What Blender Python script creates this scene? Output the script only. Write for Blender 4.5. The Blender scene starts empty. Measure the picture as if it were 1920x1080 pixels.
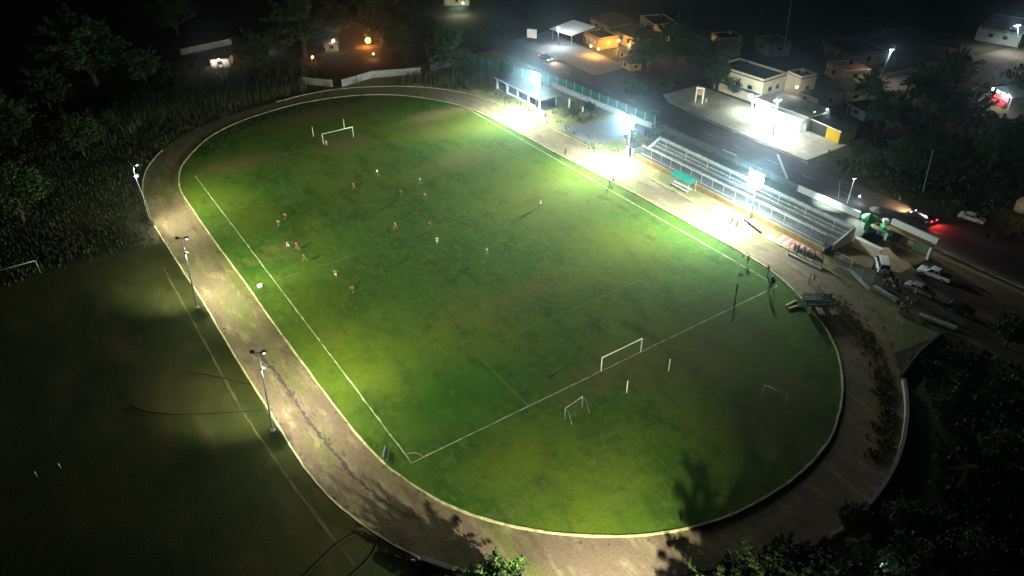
import bpy, bmesh, math, random
from mathutils import Vector, Matrix
R = math.radians
random.seed(7)
sc = bpy.context.scene
COL = sc.collection

# ------------------------------------------------------------------ camera
FPX = 1391.8
CAM = Vector((-24.505, -57.707, 67.3))
yaw, tilt, roll = 0.596, 0.599, -0.005
F_ = Vector((math.sin(yaw) * math.cos(tilt), math.cos(yaw) * math.cos(tilt), -math.sin(tilt)))
R0 = Vector((math.cos(yaw), -math.sin(yaw), 0)); U0 = R0.cross(F_)
R_ = math.cos(roll) * R0 + math.sin(roll) * U0
U_ = -math.sin(roll) * R0 + math.cos(roll) * U0
F_ = U_.cross(R_).normalized()
cd = bpy.data.cameras.new('camera'); cam = bpy.data.objects.new('camera', cd); COL.objects.link(cam)
cam.matrix_world = Matrix(((R_.x, U_.x, -F_.x, CAM.x), (R_.y, U_.y, -F_.y, CAM.y), (R_.z, U_.z, -F_.z, CAM.z), (0, 0, 0, 1)))
cd.sensor_width = 36; cd.lens = FPX / 1920 * 36; cd.clip_end = 6000; cd.clip_start = .5
sc.camera = cam

def G(x, y, z=0.0):
    """surveyed point: where the line of sight through photo pixel x, y meets height z"""
    d = F_ + R_ * ((x - 960) / FPX) - U_ * ((y - 540) / FPX)
    t = (z - CAM.z) / d.z
    return CAM + d * t

# ------------------------------------------------------------------ world, moon, exposure
w = bpy.data.worlds.new('World'); sc.world = w; w.use_nodes = True
nt = w.node_tree; bg = nt.nodes['Background']
sky = nt.nodes.new('ShaderNodeTexSky'); sky.sky_type = 'NISHITA'; sky.sun_disc = False
sky.sun_elevation = R(1.0); sky.sun_rotation = R(250)
nt.links.new(sky.outputs[0], bg.inputs[0]); bg.inputs[1].default_value = 0.0012
sl = bpy.data.lights.new('moon', 'SUN'); sl.energy = .006; sl.angle = R(.5); sl.color = (.75, .85, 1)
so = bpy.data.objects.new('moon', sl); COL.objects.link(so); so.rotation_euler = (R(35), R(10), R(60))
sc.view_settings.view_transform = 'Standard'; sc.view_settings.look = 'None'
sc.view_settings.exposure = 0.0; sc.view_settings.gamma = 1
sc.cycles.use_denoising = True
sc.cycles.max_bounces = 4; sc.cycles.volume_bounces = 0
sc.cycles.sample_clamp_indirect = 3
sc.cycles.volume_step_rate = 4

# ------------------------------------------------------------------ helpers
def tag(o, label=None, cat=None, group=None, kind=None):
    if label: o['label'] = label
    if cat: o['category'] = cat
    if group: o['group'] = group
    if kind: o['kind'] = kind
    return o

def empty(name, loc, rz=0, label=None, cat=None, group=None):
    o = bpy.data.objects.new(name, None); COL.objects.link(o)
    o.location = loc; o.rotation_euler = (0, 0, rz); o.empty_display_size = .2
    return tag(o, label, cat, group)

class MB:
    def __init__(s): s.v = []; s.f = []; s.m = []
    def add(s, vs, fs, mi=0):
        b = len(s.v); s.v += [tuple(v) for v in vs]; s.f += [tuple(i + b for i in f) for f in fs]; s.m += [mi] * len(fs)
        return s
    def box(s, c, d, rz=0, mi=0, M=None):
        hx, hy, hz = d[0] / 2, d[1] / 2, d[2] / 2; cr, sr = math.cos(rz), math.sin(rz); vs = []
        for z in (-hz, hz):
            for x, y in ((-hx, -hy), (hx, -hy), (hx, hy), (-hx, hy)):
                p = Vector((x, y, z))
                if M: p = M @ p
                else: p = Vector((x * cr - y * sr, x * sr + y * cr, z))
                vs.append(p + Vector(c))
        return s.add(vs, [(3, 2, 1, 0), (4, 5, 6, 7), (0, 1, 5, 4), (1, 2, 6, 5), (2, 3, 7, 6), (3, 0, 4, 7)], mi)
    def hexa(s, vs, mi=0):
        return s.add(vs, [(3, 2, 1, 0), (4, 5, 6, 7), (0, 1, 5, 4), (1, 2, 6, 5), (2, 3, 7, 6), (3, 0, 4, 7)], mi)
    def tube(s, pts, rad, n=6, mi=0, cap=True):
        pts = [Vector(p) for p in pts]; rings = []
        if not isinstance(rad, (list, tuple)): rad = [rad] * len(pts)
        vs = []; fs = []
        for i, p in enumerate(pts):
            t = (pts[min(i + 1, len(pts) - 1)] - pts[max(i - 1, 0)]).normalized()
            a = Vector((0, 0, 1)) if abs(t.z) < .9 else Vector((1, 0, 0))
            u = t.cross(a).normalized(); v = t.cross(u)
            for k in range(n):
                an = 2 * math.pi * k / n
                vs.append(p + (u * math.cos(an) + v * math.sin(an)) * rad[i])
        for i in range(len(pts) - 1):
            for k in range(n):
                a = i * n + k; b = i * n + (k + 1) % n
                fs.append((a, b, b + n, a + n))
        if cap: fs.append(tuple(range(n))[::-1]); fs.append(tuple((len(pts) - 1) * n + k for k in range(n)))
        return s.add(vs, fs, mi)
    def ball(s, c, r, nu=8, nv=6, sc_=(1, 1, 1), mi=0):
        vs = [Vector(c) + Vector((0, 0, -r * sc_[2]))]; fs = []
        for i in range(1, nv):
            th = math.pi * i / nv
            for k in range(nu):
                a = 2 * math.pi * k / nu
                vs.append(Vector(c) + Vector((r * sc_[0] * math.sin(th) * math.cos(a), r * sc_[1] * math.sin(th) * math.sin(a), -r * sc_[2] * math.cos(th))))
        vs.append(Vector(c) + Vector((0, 0, r * sc_[2])))
        for k in range(nu):
            fs.append((0, 1 + (k + 1) % nu, 1 + k))
            for i in range(nv - 2):
                a = 1 + i * nu + k; b = 1 + i * nu + (k + 1) % nu
                fs.append((a, b, b + nu, a + nu))
            a = 1 + (nv - 2) * nu
            fs.append((a + k, a + (k + 1) % nu, len(vs) - 1))
        return s.add(vs, fs, mi)
    def build(s, name, mats, parent=None, smooth=False):
        me = bpy.data.meshes.new(name); me.from_pydata(s.v, [], s.f)
        if not isinstance(mats, (list, tuple)): mats = [mats]
        for m in mats: me.materials.append(m)
        for p, mi in zip(me.polygons, s.m): p.material_index = mi; p.use_smooth = smooth
        me.update()
        o = bpy.data.objects.new(name, me); COL.objects.link(o)
        if parent: o.parent = parent
        return o

def dup(root, loc, rz, label=None, group=None, cat=None):
    def cp(o, par):
        c = o.copy(); COL.objects.link(c)
        if par: c.parent = par
        for ch in [x for x in kids.get(o.name, [])]: cp(ch, c)
        return c
    kids = {}
    for o in COL.objects:
        if o.parent: kids.setdefault(o.parent.name, []).append(o)
    r = cp(root, None); r.location = loc; r.rotation_euler = (0, 0, rz)
    return tag(r, label, cat, group)

_mats = {}
def mat(name, col, rough=.8, var=.25, scale=2.0, metal=0, emit=0, ecol=None, bump=0, col2=None, spec=.3, alpha=1):
    if name in _mats: return _mats[name]
    m = bpy.data.materials.new(name); m.use_nodes = True; n = m.node_tree; b = n.nodes['Principled BSDF']
    b.inputs['Roughness'].default_value = rough; b.inputs['Metallic'].default_value = metal
    b.inputs['Specular IOR Level'].default_value = spec
    if alpha < 1: b.inputs['Alpha'].default_value = alpha
    if var > 0:
        tc = n.nodes.new('ShaderNodeTexCoord'); no = n.nodes.new('ShaderNodeTexNoise')
        no.inputs['Scale'].default_value = scale; no.inputs['Detail'].default_value = 6; no.inputs['Roughness'].default_value = .65
        n.links.new(tc.outputs['Object'], no.inputs['Vector'])
        r = n.nodes.new('ShaderNodeValToRGB'); c2 = col2 or tuple(c * (1 - var) for c in col)
        r.color_ramp.elements[0].position = .35; r.color_ramp.elements[1].position = .65
        r.color_ramp.elements[0].color = (*c2, 1); r.color_ramp.elements[1].color = (*[min(1, c * (1 + var * .3)) for c in col], 1)
        n.links.new(no.outputs['Fac'], r.inputs[0]); n.links.new(r.outputs[0], b.inputs['Base Color'])
        if bump:
            bp = n.nodes.new('ShaderNodeBump'); bp.inputs['Strength'].default_value = bump; bp.inputs['Distance'].default_value = .1
            n.links.new(no.outputs['Fac'], bp.inputs['Height']); n.links.new(bp.outputs[0], b.inputs['Normal'])
    else: b.inputs['Base Color'].default_value = (*col, 1)
    if emit:
        b.inputs['Emission Color'].default_value = (*(ecol or col), 1); b.inputs['Emission Strength'].default_value = emit
    _mats[name] = m
    return m

def groundmat(name, layers, bump=.5, rough=.95, patches=()):
    """layers: list of (scale, lo, hi, colour, detail, xstretch): noise masks laid over one another"""
    m = bpy.data.materials.new(name); m.use_nodes = True; n = m.node_tree; b = n.nodes['Principled BSDF']
    b.inputs['Roughness'].default_value = rough; b.inputs['Specular IOR Level'].default_value = .15
    tc = n.nodes.new('ShaderNodeTexCoord'); cur = None; last = None
    for i, L in enumerate(layers):
        if i == 0:
            c = n.nodes.new('ShaderNodeRGB'); c.outputs[0].default_value = (*L, 1); cur = c.outputs[0]; continue
        s_, lo, hi, colr, det, st = L
        mp = n.nodes.new('ShaderNodeMapping'); mp.inputs['Location'].default_value = (i * 13.7, i * 7.1, i * 3.3); mp.inputs['Scale'].default_value = (st[0], st[1], 1)
        n.links.new(tc.outputs['Object'], mp.inputs[0])
        no = n.nodes.new('ShaderNodeTexNoise'); no.inputs['Scale'].default_value = s_; no.inputs['Detail'].default_value = det; no.inputs['Roughness'].default_value = .6
        n.links.new(mp.outputs[0], no.inputs['Vector'])
        mr = n.nodes.new('ShaderNodeMapRange'); mr.inputs[1].default_value = lo; mr.inputs[2].default_value = hi; mr.clamp = True
        n.links.new(no.outputs['Fac'], mr.inputs[0])
        mx = n.nodes.new('ShaderNodeMix'); mx.data_type = 'RGBA'
        n.links.new(mr.outputs[0], mx.inputs[0]); n.links.new(cur, mx.inputs[6]); mx.inputs[7].default_value = (*colr, 1)
        cur = mx.outputs[2]; last = no.outputs['Fac']
    if patches:
        dn = n.nodes.new('ShaderNodeTexNoise'); dn.inputs['Scale'].default_value = .35; dn.inputs['Detail'].default_value = 8; dn.inputs['Roughness'].default_value = .7
        n.links.new(tc.outputs['Object'], dn.inputs['Vector'])
        sb = n.nodes.new('ShaderNodeMath'); sb.operation = 'MULTIPLY_ADD'; n.links.new(dn.outputs['Fac'], sb.inputs[0]); sb.inputs[1].default_value = 2.6; sb.inputs[2].default_value = -1.3
        for (x, y, rx, ry, colr, am) in patches:
            mp = n.nodes.new('ShaderNodeMapping'); mp.vector_type = 'POINT'; mp.inputs['Location'].default_value = (-x / rx, -y / ry, 0); mp.inputs['Scale'].default_value = (1 / rx, 1 / ry, 0)
            n.links.new(tc.outputs['Object'], mp.inputs[0]); le = n.nodes.new('ShaderNodeVectorMath'); le.operation = 'LENGTH'; n.links.new(mp.outputs[0], le.inputs[0])
            ad = n.nodes.new('ShaderNodeMath'); ad.operation = 'ADD'; n.links.new(le.outputs['Value'], ad.inputs[0]); n.links.new(sb.outputs[0], ad.inputs[1])
            mr = n.nodes.new('ShaderNodeMapRange'); mr.inputs[1].default_value = 1.25; mr.inputs[2].default_value = .35; mr.inputs[3].default_value = 0; mr.inputs[4].default_value = am; mr.clamp = True
            n.links.new(ad.outputs[0], mr.inputs[0]); mx = n.nodes.new('ShaderNodeMix'); mx.data_type = 'RGBA'
            n.links.new(mr.outputs[0], mx.inputs[0]); n.links.new(cur, mx.inputs[6]); mx.inputs[7].default_value = (*colr, 1); cur = mx.outputs[2]
    n.links.new(cur, b.inputs['Base Color'])
    if bump:
        no = n.nodes.new('ShaderNodeTexNoise'); no.inputs['Scale'].default_value = 3.5; no.inputs['Detail'].default_value = 8; no.inputs['Roughness'].default_value = .7
        n.links.new(tc.outputs['Object'], no.inputs['Vector'])
        bp = n.nodes.new('ShaderNodeBump'); bp.inputs['Strength'].default_value = bump; bp.inputs['Distance'].default_value = .12
        n.links.new(no.outputs['Fac'], bp.inputs['Height']); n.links.new(bp.outputs[0], b.inputs['Normal'])
    _mats[name] = m
    return m

# ------------------------------------------------------------------ materials
M_white = mat('white_paint', (.75, .78, .72), .5, .12, 3)
M_wmetal = mat('white_metal', (.78, .8, .76), .4, .08, 4)
M_galv = mat('galvanised_steel', (.42, .45, .46), .45, .2, 5, metal=.5)
M_dark = mat('dark_metal', (.035, .037, .04), .5, .2, 5)
M_black = mat('black_rubber', (.015, .015, .015), .8, .2, 8)
M_conc = mat('concrete', (.34, .34, .31), .9, .35, 1.2, bump=.3)
M_concd = mat('weathered_concrete', (.1, .105, .092), .95, .4, .8, bump=.4)
M_cream = mat('cream_render', (.6, .52, .36), .9, .18, 1.0, bump=.1)
M_wall = mat('white_render', (.6, .62, .56), .9, .2, .8, bump=.1)
M_ochre = mat('ochre_wall', (.34, .22, .09), .9, .3, .9, bump=.2)
M_yellow = mat('yellow_render', (.62, .38, .03), .9, .15, 1.2)
M_orange = mat('orange_render', (.5, .27, .08), .9, .2, 1)
M_brick = mat('red_brick', (.32, .13, .08), .9, .3, 3)
M_green = mat('green_canvas', (.02, .24, .1), .7, .25, 1.5)
M_teal = mat('teal_sheet', (.02, .26, .2), .6, .2, 1.5)
M_mesh = mat('green_windbreak', (.012, .1, .07), .85, .3, .6, bump=.3)
M_roof = mat('roof_sheet', (.03, .033, .033), .7, .4, .5)
M_rust = mat('rusty_roof', (.14, .06, .03), .8, .4, 1.0)
M_bark = mat('bark', (.06, .045, .03), .95, .4, 4, bump=.6)
M_glass = mat('dark_glass', (.01, .012, .014), .12, 0, spec=.6)
M_curb = mat('painted_kerb', (.6, .58, .3), .85, .3, .9, bump=.3, col2=(.26, .25, .12))
M_line = mat('pitch_chalk', (.4, .44, .3), .95, .35, .7, col2=(.1, .17, .045))
M_linef = mat('faded_chalk', (.15, .2, .09), .95, .4, .5, col2=(.045, .095, .015))
M_pink = mat('red_striped_paving', (.36, .16, .12), .9, .3, 2)
M_skin = mat('skin', (.3, .17, .11), .6, 0)
M_hair = mat('hair', (.012, .01, .008), .7, 0)
def cloth(n, c): return mat('cloth_' + n, c, .9, .12, 8)
leafs = [mat('foliage_dark', (.03, .06, .018), .75, .5, .7, col2=(.015, .03, .01)),
         mat('foliage_mid', (.032, .068, .016), .7, .5, .8, col2=(.013, .03, .008)),
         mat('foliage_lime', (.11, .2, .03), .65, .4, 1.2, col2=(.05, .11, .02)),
         mat('foliage_dry', (.09, .08, .035), .85, .4, 1.0, col2=(.04, .035, .017))]
def lampmat(n, c, s): return mat('lamp_' + n, c, .5, 0, emit=s, ecol=c)
L_cold = lampmat('cold_white', (.85, .97, 1.0), 40)
L_stad = lampmat('stadium_white', (.86, 1.0, .95), 45)
L_warm = lampmat('orange', (1, .42, .1), 25)
L_warmw = lampmat('warm_white', (1, .72, .38), 30)
L_red = lampmat('tail_red', (1, .02, .03), 30)
L_head = lampmat('headlight', (1, .9, .7), 50)

BR = (.13, .1, .035); OL = (.085, .09, .016); YG = (.12, .15, .008); LM = (.035, .15, .008)  # brown and olive are worn grass; YG and LM paint in lamplit pools
def pp(x, y, rx, ry, c, am): q = G(x, y); return (q.x, q.y, rx, ry, c, am * (1.0 if q.y > 75 else .6))
WORN_AND_LIT = [pp(1165, 688, 7, 3.5, BR, .75), pp(640, 268, 8, 4, BR, .7), pp(830, 212, 12, 3.5, (.2, .15, .06), .85), pp(880, 235, 6, 9, OL, .6), pp(870, 300, 11, 5, (.16, .125, .045), .7), pp(800, 240, 5, 7, BR, .5),
        pp(600, 215, 20, 5, BR, .8), pp(450, 305, 11, 5, BR, .7), pp(1010, 395, 9, 16, OL, .7), pp(1150, 500, 13, 11, (.12, .12, .02), .6), pp(960, 560, 12, 4, BR, .55), pp(1340, 625, 12, 7, (.1, .085, .025), .7), pp(1450, 780, 10, 9, (.06, .055, .018), .7),
        pp(1090, 725, 6, 4, BR, .5), pp(1300, 690, 8, 5, BR, .4), pp(880, 740, 9, 6, LM, .8), pp(955, 872, 6, 4, YG, .75), pp(1130, 880, 8, 5, YG, .3), pp(1100, 960, 10, 4, YG, .4), pp(470, 400, 7, 9, YG, .7), pp(580, 580, 7, 12, YG, .5), pp(690, 690, 6, 9, YG, .55), pp(1000, 330, 8, 10, OL, .5), pp(1130, 440, 8, 8, YG, .4)]
grass = groundmat('pitch_grass', [(.046, .104, .012),
    (.03, .44, .62, (.085, .125, .008), 3, (1, 1)),
    (.06, .52, .7, (.022, .082, .006), 4, (1, 1)),
    (.05, .6, .72, (.14, .125, .04), 5, (.5, 1.3)),
    (.35, .5, .7, (.028, .06, .008), 8, (1, .45)),
    (1.1, .5, .74, (.085, .14, .015), 9, (1, .7)),
    (.8, .56, .8, (.022, .06, .008), 9, (.8, 1)),
    (3.5, .5, .8, (.022, .055, .008), 9, (1, 1))], .7, patches=WORN_AND_LIT)
dirt = groundmat('track_dirt', [(.2, .16, .088),
    (.06, .42, .58, (.165, .12, .085), 4, (1, .35)),
    (.11, .5, .62, (.13, .14, .04), 7, (1, .3)),
    (.6, .52, .68, (.27, .22, .13), 8, (1.2, .3)),
    (.35, .54, .66, (.12, .085, .055), 9, (1.4, .5)),
    (2.4, .52, .72, (.12, .095, .06), 9, (1, .6))], .9)
verge = groundmat('verge_ground', [(.2, .185, .08),
    (.1, .42, .62, (.13, .14, .045), 5, (1, .5)),
    (.5, .5, .72, (.3, .26, .15), 8, (1, 1)),
    (2.5, .5, .8, (.08, .08, .03), 9, (1, 1))], .8)
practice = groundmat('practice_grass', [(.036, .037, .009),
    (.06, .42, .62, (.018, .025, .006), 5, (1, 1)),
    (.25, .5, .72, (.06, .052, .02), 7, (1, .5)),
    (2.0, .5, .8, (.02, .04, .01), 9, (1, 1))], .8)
scrubg = groundmat('scrub_ground', [(.055, .05, .028),
    (.08, .42, .62, (.025, .032, .014), 6, (1, 1)),
    (.5, .5, .72, (.1, .085, .05), 8, (1, 1)),
    (2.0, .5, .8, (.02, .022, .01), 9, (1, 1))], 1)
asphalt = groundmat('asphalt', [(.06, .062, .064),
    (.1, .42, .65, (.085, .08, .075), 5, (1, .2)),
    (1.0, .5, .75, (.04, .042, .045), 8, (1, .3))], .3)
plaza_m = groundmat('plaza_concrete', [(.36, .35, .28),
    (.15, .42, .62, (.27, .25, .18), 6, (1, 1)),
    (.8, .5, .75, (.45, .43, .35), 8, (1, 1))], .3)
path_m = groundmat('walkway_concrete', [(.17, .185, .19),
    (.2, .42, .62, (.12, .13, .13), 6, (1, .4)),
    (1.2, .5, .78, (.22, .23, .23), 8, (1, 1))], .3)
yard_m = groundmat('yard_earth', [(.095, .075, .055),
    (.15, .42, .62, (.055, .045, .032), 6, (1, 1)),
    (1.2, .5, .75, (.15, .11, .07), 8, (1, 1))], .5)

# ------------------------------------------------------------------ curves of the track
def chaikin(p, n=2, closed=True):
    for _ in range(n):
        q = []
        L = len(p); rng = range(L) if closed else range(L - 1)
        if not closed: q.append(p[0])
        for i in rng:
            a, b = p[i], p[(i + 1) % L]
            q += [(a[0] * .75 + b[0] * .25, a[1] * .75 + b[1] * .25), (a[0] * .25 + b[0] * .75, a[1] * .25 + b[1] * .75)]
        if not closed: q.append(p[-1])
        p = q
    return p
inner = [(-1.7, 100.6), (-3.4, 94.7), (-4.2, 90.3), (-4.4, 84.8), (-4.4, 76.3), (-4.4, 66.7), (-4.2, 56.5), (-4.05, 46.7), (-4.1, 36.8), (-3.9, 23.6), (-3.7, 16.3), (-3.5, 7.4), (-2.8, 1.6), (-1.9, -1.6), (-0.6, -5.9), (1.2, -9.5), (3.8, -13.3), (7.2, -17.1), (12.0, -21.1), (16.6, -23.9), (22.0, -26.1), (26.8, -27.1), (31.9, -27.5), (36.7, -27.4), (41.5, -26.6), (44.8, -25.8), (49.3, -23.7), (53.9, -21.0), (58.2, -17.5), (61.5, -13.8), (64.2, -9.7), (67.0, -3.3), (68.2, 0.3), (69.3, 5.0), (69.6, 12.2), (69.3, 21.6), (69.4, 30.9), (69.3, 39.8), (68.7, 51.6), (68.2, 60.8), (68.1, 70.9), (68.0, 82.6), (67.5, 92.0), (65.0, 101.4), (58.7, 112.1), (51.6, 118.3), (43.0, 121.8), (34.1, 123.0), (27.5, 122.4), (19.5, 120.5), (13.7, 118.0), (8.4, 114.4), (3.8, 109.1), (0.7, 104.6)]
outer = [(-2.0, 113.2), (-4.9, 109.4), (-8.4, 102.7), (-10.7, 93.9), (-11.8, 84.0), (-11.9, 77.8), (-11.8, 71.9), (-11.6, 65.2), (-11.4, 53.8), (-11.2, 45.8), (-11.3, 33.8), (-11.1, 23.8), (-11.0, 17.2), (-11.0, 11.6), (-10.9, 7.2), (-10.5, 2.7), (-9.7, -1.3), (-8.4, -5.8), (-6.9, -9.5), (-5.2, -12.8), (-3.9, -15.2), (0.5, -20.4), (5.5, -24.6), (11, -27.4), (17.5, -29.8), (23.0, -32.6), (28.5, -34.3), (32.4, -35.0), (36.5, -35.2), (41.2, -34.4), (46.1, -33.3), (51.5, -31.2), (56.7, -28.4), (62.2, -24.4), (68, -19.0), (73, -13.5), (76.3, -8), (76.8, -0.2), (76.9, 8.8), (76.4, 18.6), (76.4, 24.6), (76.2, 30.0), (76.4, 35.7), (76.5, 39.7), (76.3, 46.3), (76.2, 53.2), (76.3, 61.3), (75.9, 70.1), (75.2, 82.6), (74.7, 92.9), (73.6, 97.9), (72.0, 104.4), (68.3, 111.7), (62.0, 118.7), (54.1, 123.9), (45.6, 127.5), (37.8, 128.6), (27.5, 127.2), (16.4, 125.2), (7.2, 121.5), (1.6, 117.3)]
IN, OUT = chaikin(inner), chaikin(outer)

def sheet(name, loop, m, z):
    bm = bmesh.new(); vs = [bm.verts.new((x, y, z)) for x, y in loop]
    f = bm.faces.new(vs); f.normal_update()
    if f.normal.z < 0: f.normal_flip()
    bmesh.ops.triangulate(bm, faces=[f])
    me = bpy.data.meshes.new(name); bm.to_mesh(me); bm.free(); me.materials.append(m)
    o = bpy.data.objects.new(name, me); COL.objects.link(o)
    return tag(o, kind='structure')

def strip(mb, pts, wd, z0, z1=None, closed=False, jit=0, mi=0):
    """a ribbon (z1 None) or a raised kerb along pts"""
    n = len(pts); L = []; Rr = []
    for i in range(n):
        a = pts[(i - 1) % n] if (closed or i > 0) else pts[i]; b = pts[(i + 1) % n] if (closed or i < n - 1) else pts[i]
        dx, dy = b[0] - a[0], b[1] - a[1]; l = math.hypot(dx, dy) or 1; nx, ny = -dy / l, dx / l
        h = wd / 2 * (1 + random.uniform(-jit, jit)); o = random.uniform(-jit, jit) * wd * .4
        L.append((pts[i][0] + nx * (h + o), pts[i][1] + ny * (h + o))); Rr.append((pts[i][0] - nx * (h - o), pts[i][1] - ny * (h - o)))
    vs = []; fs = []
    if z1 is None:
        for l, r in zip(L, Rr): vs += [(l[0], l[1], z0), (r[0], r[1], z0)]
        for i in range(n if closed else n - 1):
            a = 2 * i; b = 2 * ((i + 1) % n); fs.append((a, a + 1, b + 1, b))
    else:
        for l, r in zip(L, Rr): vs += [(l[0], l[1], z0), (l[0], l[1], z1), (r[0], r[1], z1), (r[0], r[1], z0)]
        for i in range(n if closed else n - 1):
            a = 4 * i; b = 4 * ((i + 1) % n)
            fs += [(a, a + 1, b + 1, b), (a + 1, a + 2, b + 2, b + 1), (a + 2, a + 3, b + 3, b + 2)]
        if not closed: fs += [(0, 3, 2, 1), (4 * n - 4, 4 * n - 3, 4 * n - 2, 4 * n - 1)]
    mb.add(vs, fs, mi)

def dens(p, step=1.2, closed=False, wob=0):
    q = []
    for i in range(len(p) if closed else len(p) - 1):
        a, b = p[i], p[(i + 1) % len(p)]; k = max(1, int(math.hypot(b[0] - a[0], b[1] - a[1]) / step))
        for j in range(k):
            t = j / k; q.append((a[0] + (b[0] - a[0]) * t + random.uniform(-wob, wob), a[1] + (b[1] - a[1]) * t + random.uniform(-wob, wob)))
    if not closed: q.append(p[-1])
    return q

def rect(x0, y0, x1, y1): return [(x0, y0), (x1, y0), (x1, y1), (x0, y1)]
# ------------------------------------------------------------------ the ground, layer by layer
sheet('ground', rect(-3000, -3000, 3000, 3000), scrubg, 0)
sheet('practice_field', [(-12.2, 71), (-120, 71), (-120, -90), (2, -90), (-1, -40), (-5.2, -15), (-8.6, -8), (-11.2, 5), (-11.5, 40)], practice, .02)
sheet('verge', [(60, 133), (110, 133), (97, 60), (97, -34), (76, -22), (62, -20), (40, 20), (40, 127)], verge, .02)
sheet('running_track', OUT, dirt, .04)
sheet('infield_grass', IN, grass, .06)
sheet('walkway', rect(90.3, -1, 96.0, 62), path_m, .05)
sheet('concrete_pad', [(77.2, 61.2), (89.5, 58.5), (90.2, 69), (77.6, 73)], path_m, .04)
sheet('road', [(98, -90), (108.5, -90), (108.8, 40), (109.2, 60), (108, 100), (107.4, 400), (98.5, 400), (98.4, 90), (98.2, 30)], asphalt, .04)
sheet('shop_forecourt', [(109.9, 28), (126, 28), (126, 75), (113, 75), (110.2, 70)], plaza_m, .05)
sheet('roadside_lot', [(108.4, 97), (121, 97), (124, 140), (108.2, 138)], path_m, .05)
sheet('side_street', [(150, 40), (166, 32), (215, 26), (300, 18), (300, 48), (235, 44), (180, 50), (158, 60)], yard_m, .03)
sheet('dirt_lot', [(158, 62), (182, 52), (232, 46), (225, 76), (175, 88)], yard_m, .03)
sheet('entrance_yard', [(80.5, 2.2), (96, 2.2), (96, -34), (77.3, -34), (77.3, -2), (80.5, -2)], yard_m, .03)
sheet('entrance_paving', [(80.9, 2.0), (94.2, 2.0), (94.2, -9), (86, -9), (82, -3)], mat('tan_paving', (.36, .27, .15), .9, .3, .7), .05)
sheet('striped_ramp', [(77.2, 9.5), (80.4, 10.4), (80.4, 1.4), (77.2, 2.4)], M_pink, .06)
# ramp stripes
mb = MB()
for k in range(6):
    y = 9.2 - k * 1.3; strip(mb, [(77.4, y), (80.3, y + .45)], .45, .075)
tag(mb.build('ramp_stripes', mat('pale_stripe', (.5, .33, .27), .9, .2, 2)), kind='structure')

# kerbs
mb = MB(); ic = dens(IN, 1.5, True, .035)
strip(mb, ic, .24, .03, .2, closed=True, jit=.25)
tag(mb.build('inner_kerb', M_curb), kind='structure')
def seg(loop, a, b):
    """open piece of OUT between the points nearest a and b (forward)"""
    ia = min(range(len(loop)), key=lambda i: (loop[i][0] - a[0]) ** 2 + (loop[i][1] - a[1]) ** 2)
    ib = min(range(len(loop)), key=lambda i: (loop[i][0] - b[0]) ** 2 + (loop[i][1] - b[1]) ** 2)
    return loop[ia:ib + 1] if ia <= ib else loop[ia:] + loop[:ib + 1]
mb = MB(); strip(mb, dens(seg(OUT, (-2, 113), (-3.9, -15.2)), 1.5, False, .035), .2, .02, .17, jit=.25)
strip(mb, dens(seg(OUT, (76.8, 0), (30, 127.8)), 1.5, False, .03), .18, .02, .16, jit=.25)
tag(mb.build('outer_kerb', M_curb), kind='structure')
lw = MB(); strip(lw, dens(seg(OUT, (32.4, -35), (62.2, -24.4)), 1.5, False, .02), .42, 0, .75, jit=.05)
tag(lw.build('low_wall', M_conc), 'low pale concrete wall curving round the dark end of the track', 'wall')
lw = MB(); strip(lw, [(62.4, -24.0), (68.5, -22.6), (76, -21.8)], .3, 0, .5, jit=.05)  # added dark strip, drawn where only shade follows the boundary
tag(lw.build('low_wall', M_concd), 'dark low strip standing in for boundary shade, from the curved wall towards the crowd', 'wall')
lw = MB(); strip(lw, [(-5.5, -12.5), (-2.6, -16.6), (-.3, -19.4)], .5, 0, .55, jit=.1)
tag(lw.build('low_wall', M_conc), 'short broken concrete wall at the bottom edge by the motorcycle', 'wall')

# ------------------------------------------------------------------ painted lines
W, Lp = 66.3, 95.2; gx = W / 2 - .1; gx2 = W / 2 - 1.29
mb = MB(); Z = .08
def ln(a, b, wd=.16, z=Z): strip(mb, dens([a, b], 1.1, False, .03), wd, z, jit=.35)
ln((0, 0), (0, Lp), .2); ln((0, 0), (W, 0), .18)
pts = [(math.cos(t) * 1.6, math.sin(t) * 1.6) for t in [i * math.pi / 12 for i in range(7)]]
strip(mb, pts, .12, Z + .006, jit=.2)
ln((W, 0), (W, Lp), .2)
tag(mb.build('pitch_markings', M_line), kind='structure')
mb = MB()
ln((0.2, Lp), (W, Lp), .15)
ln((0.2, Lp / 2), (W - .2, Lp / 2), .13)
for s, y0 in ((1, .15), (-1, Lp - .15)):
    g = gx if s == 1 else gx2
    ln((g - 15.9, y0), (g - 15.9, y0 + s * 13.5), .13); ln((g + 15.9, y0), (g + 15.9, y0 + s * 13.5), .11)
    ln((g - 15.9, y0 + s * 13.62), (g + 15.9, y0 + s * 13.62), .11)
tag(mb.build('faded_markings', M_linef), kind='structure')
mb = MB()
strip(mb, dens([(-14.0, 62), (-13.9, 20), (-12.9, 4), (-11.5, -9)], 1.2, False, .06), .3, .035, jit=.4)
strip(mb, dens([(-12.6, 71), (-60, 71)], 1.4, False, .05), .25, .035, jit=.4)
tag(mb.build('practice_field_markings', mat('dusty_line', (.085, .08, .028), .95, .4, .4, col2=(.035, .036, .009))), kind='structure')
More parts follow.
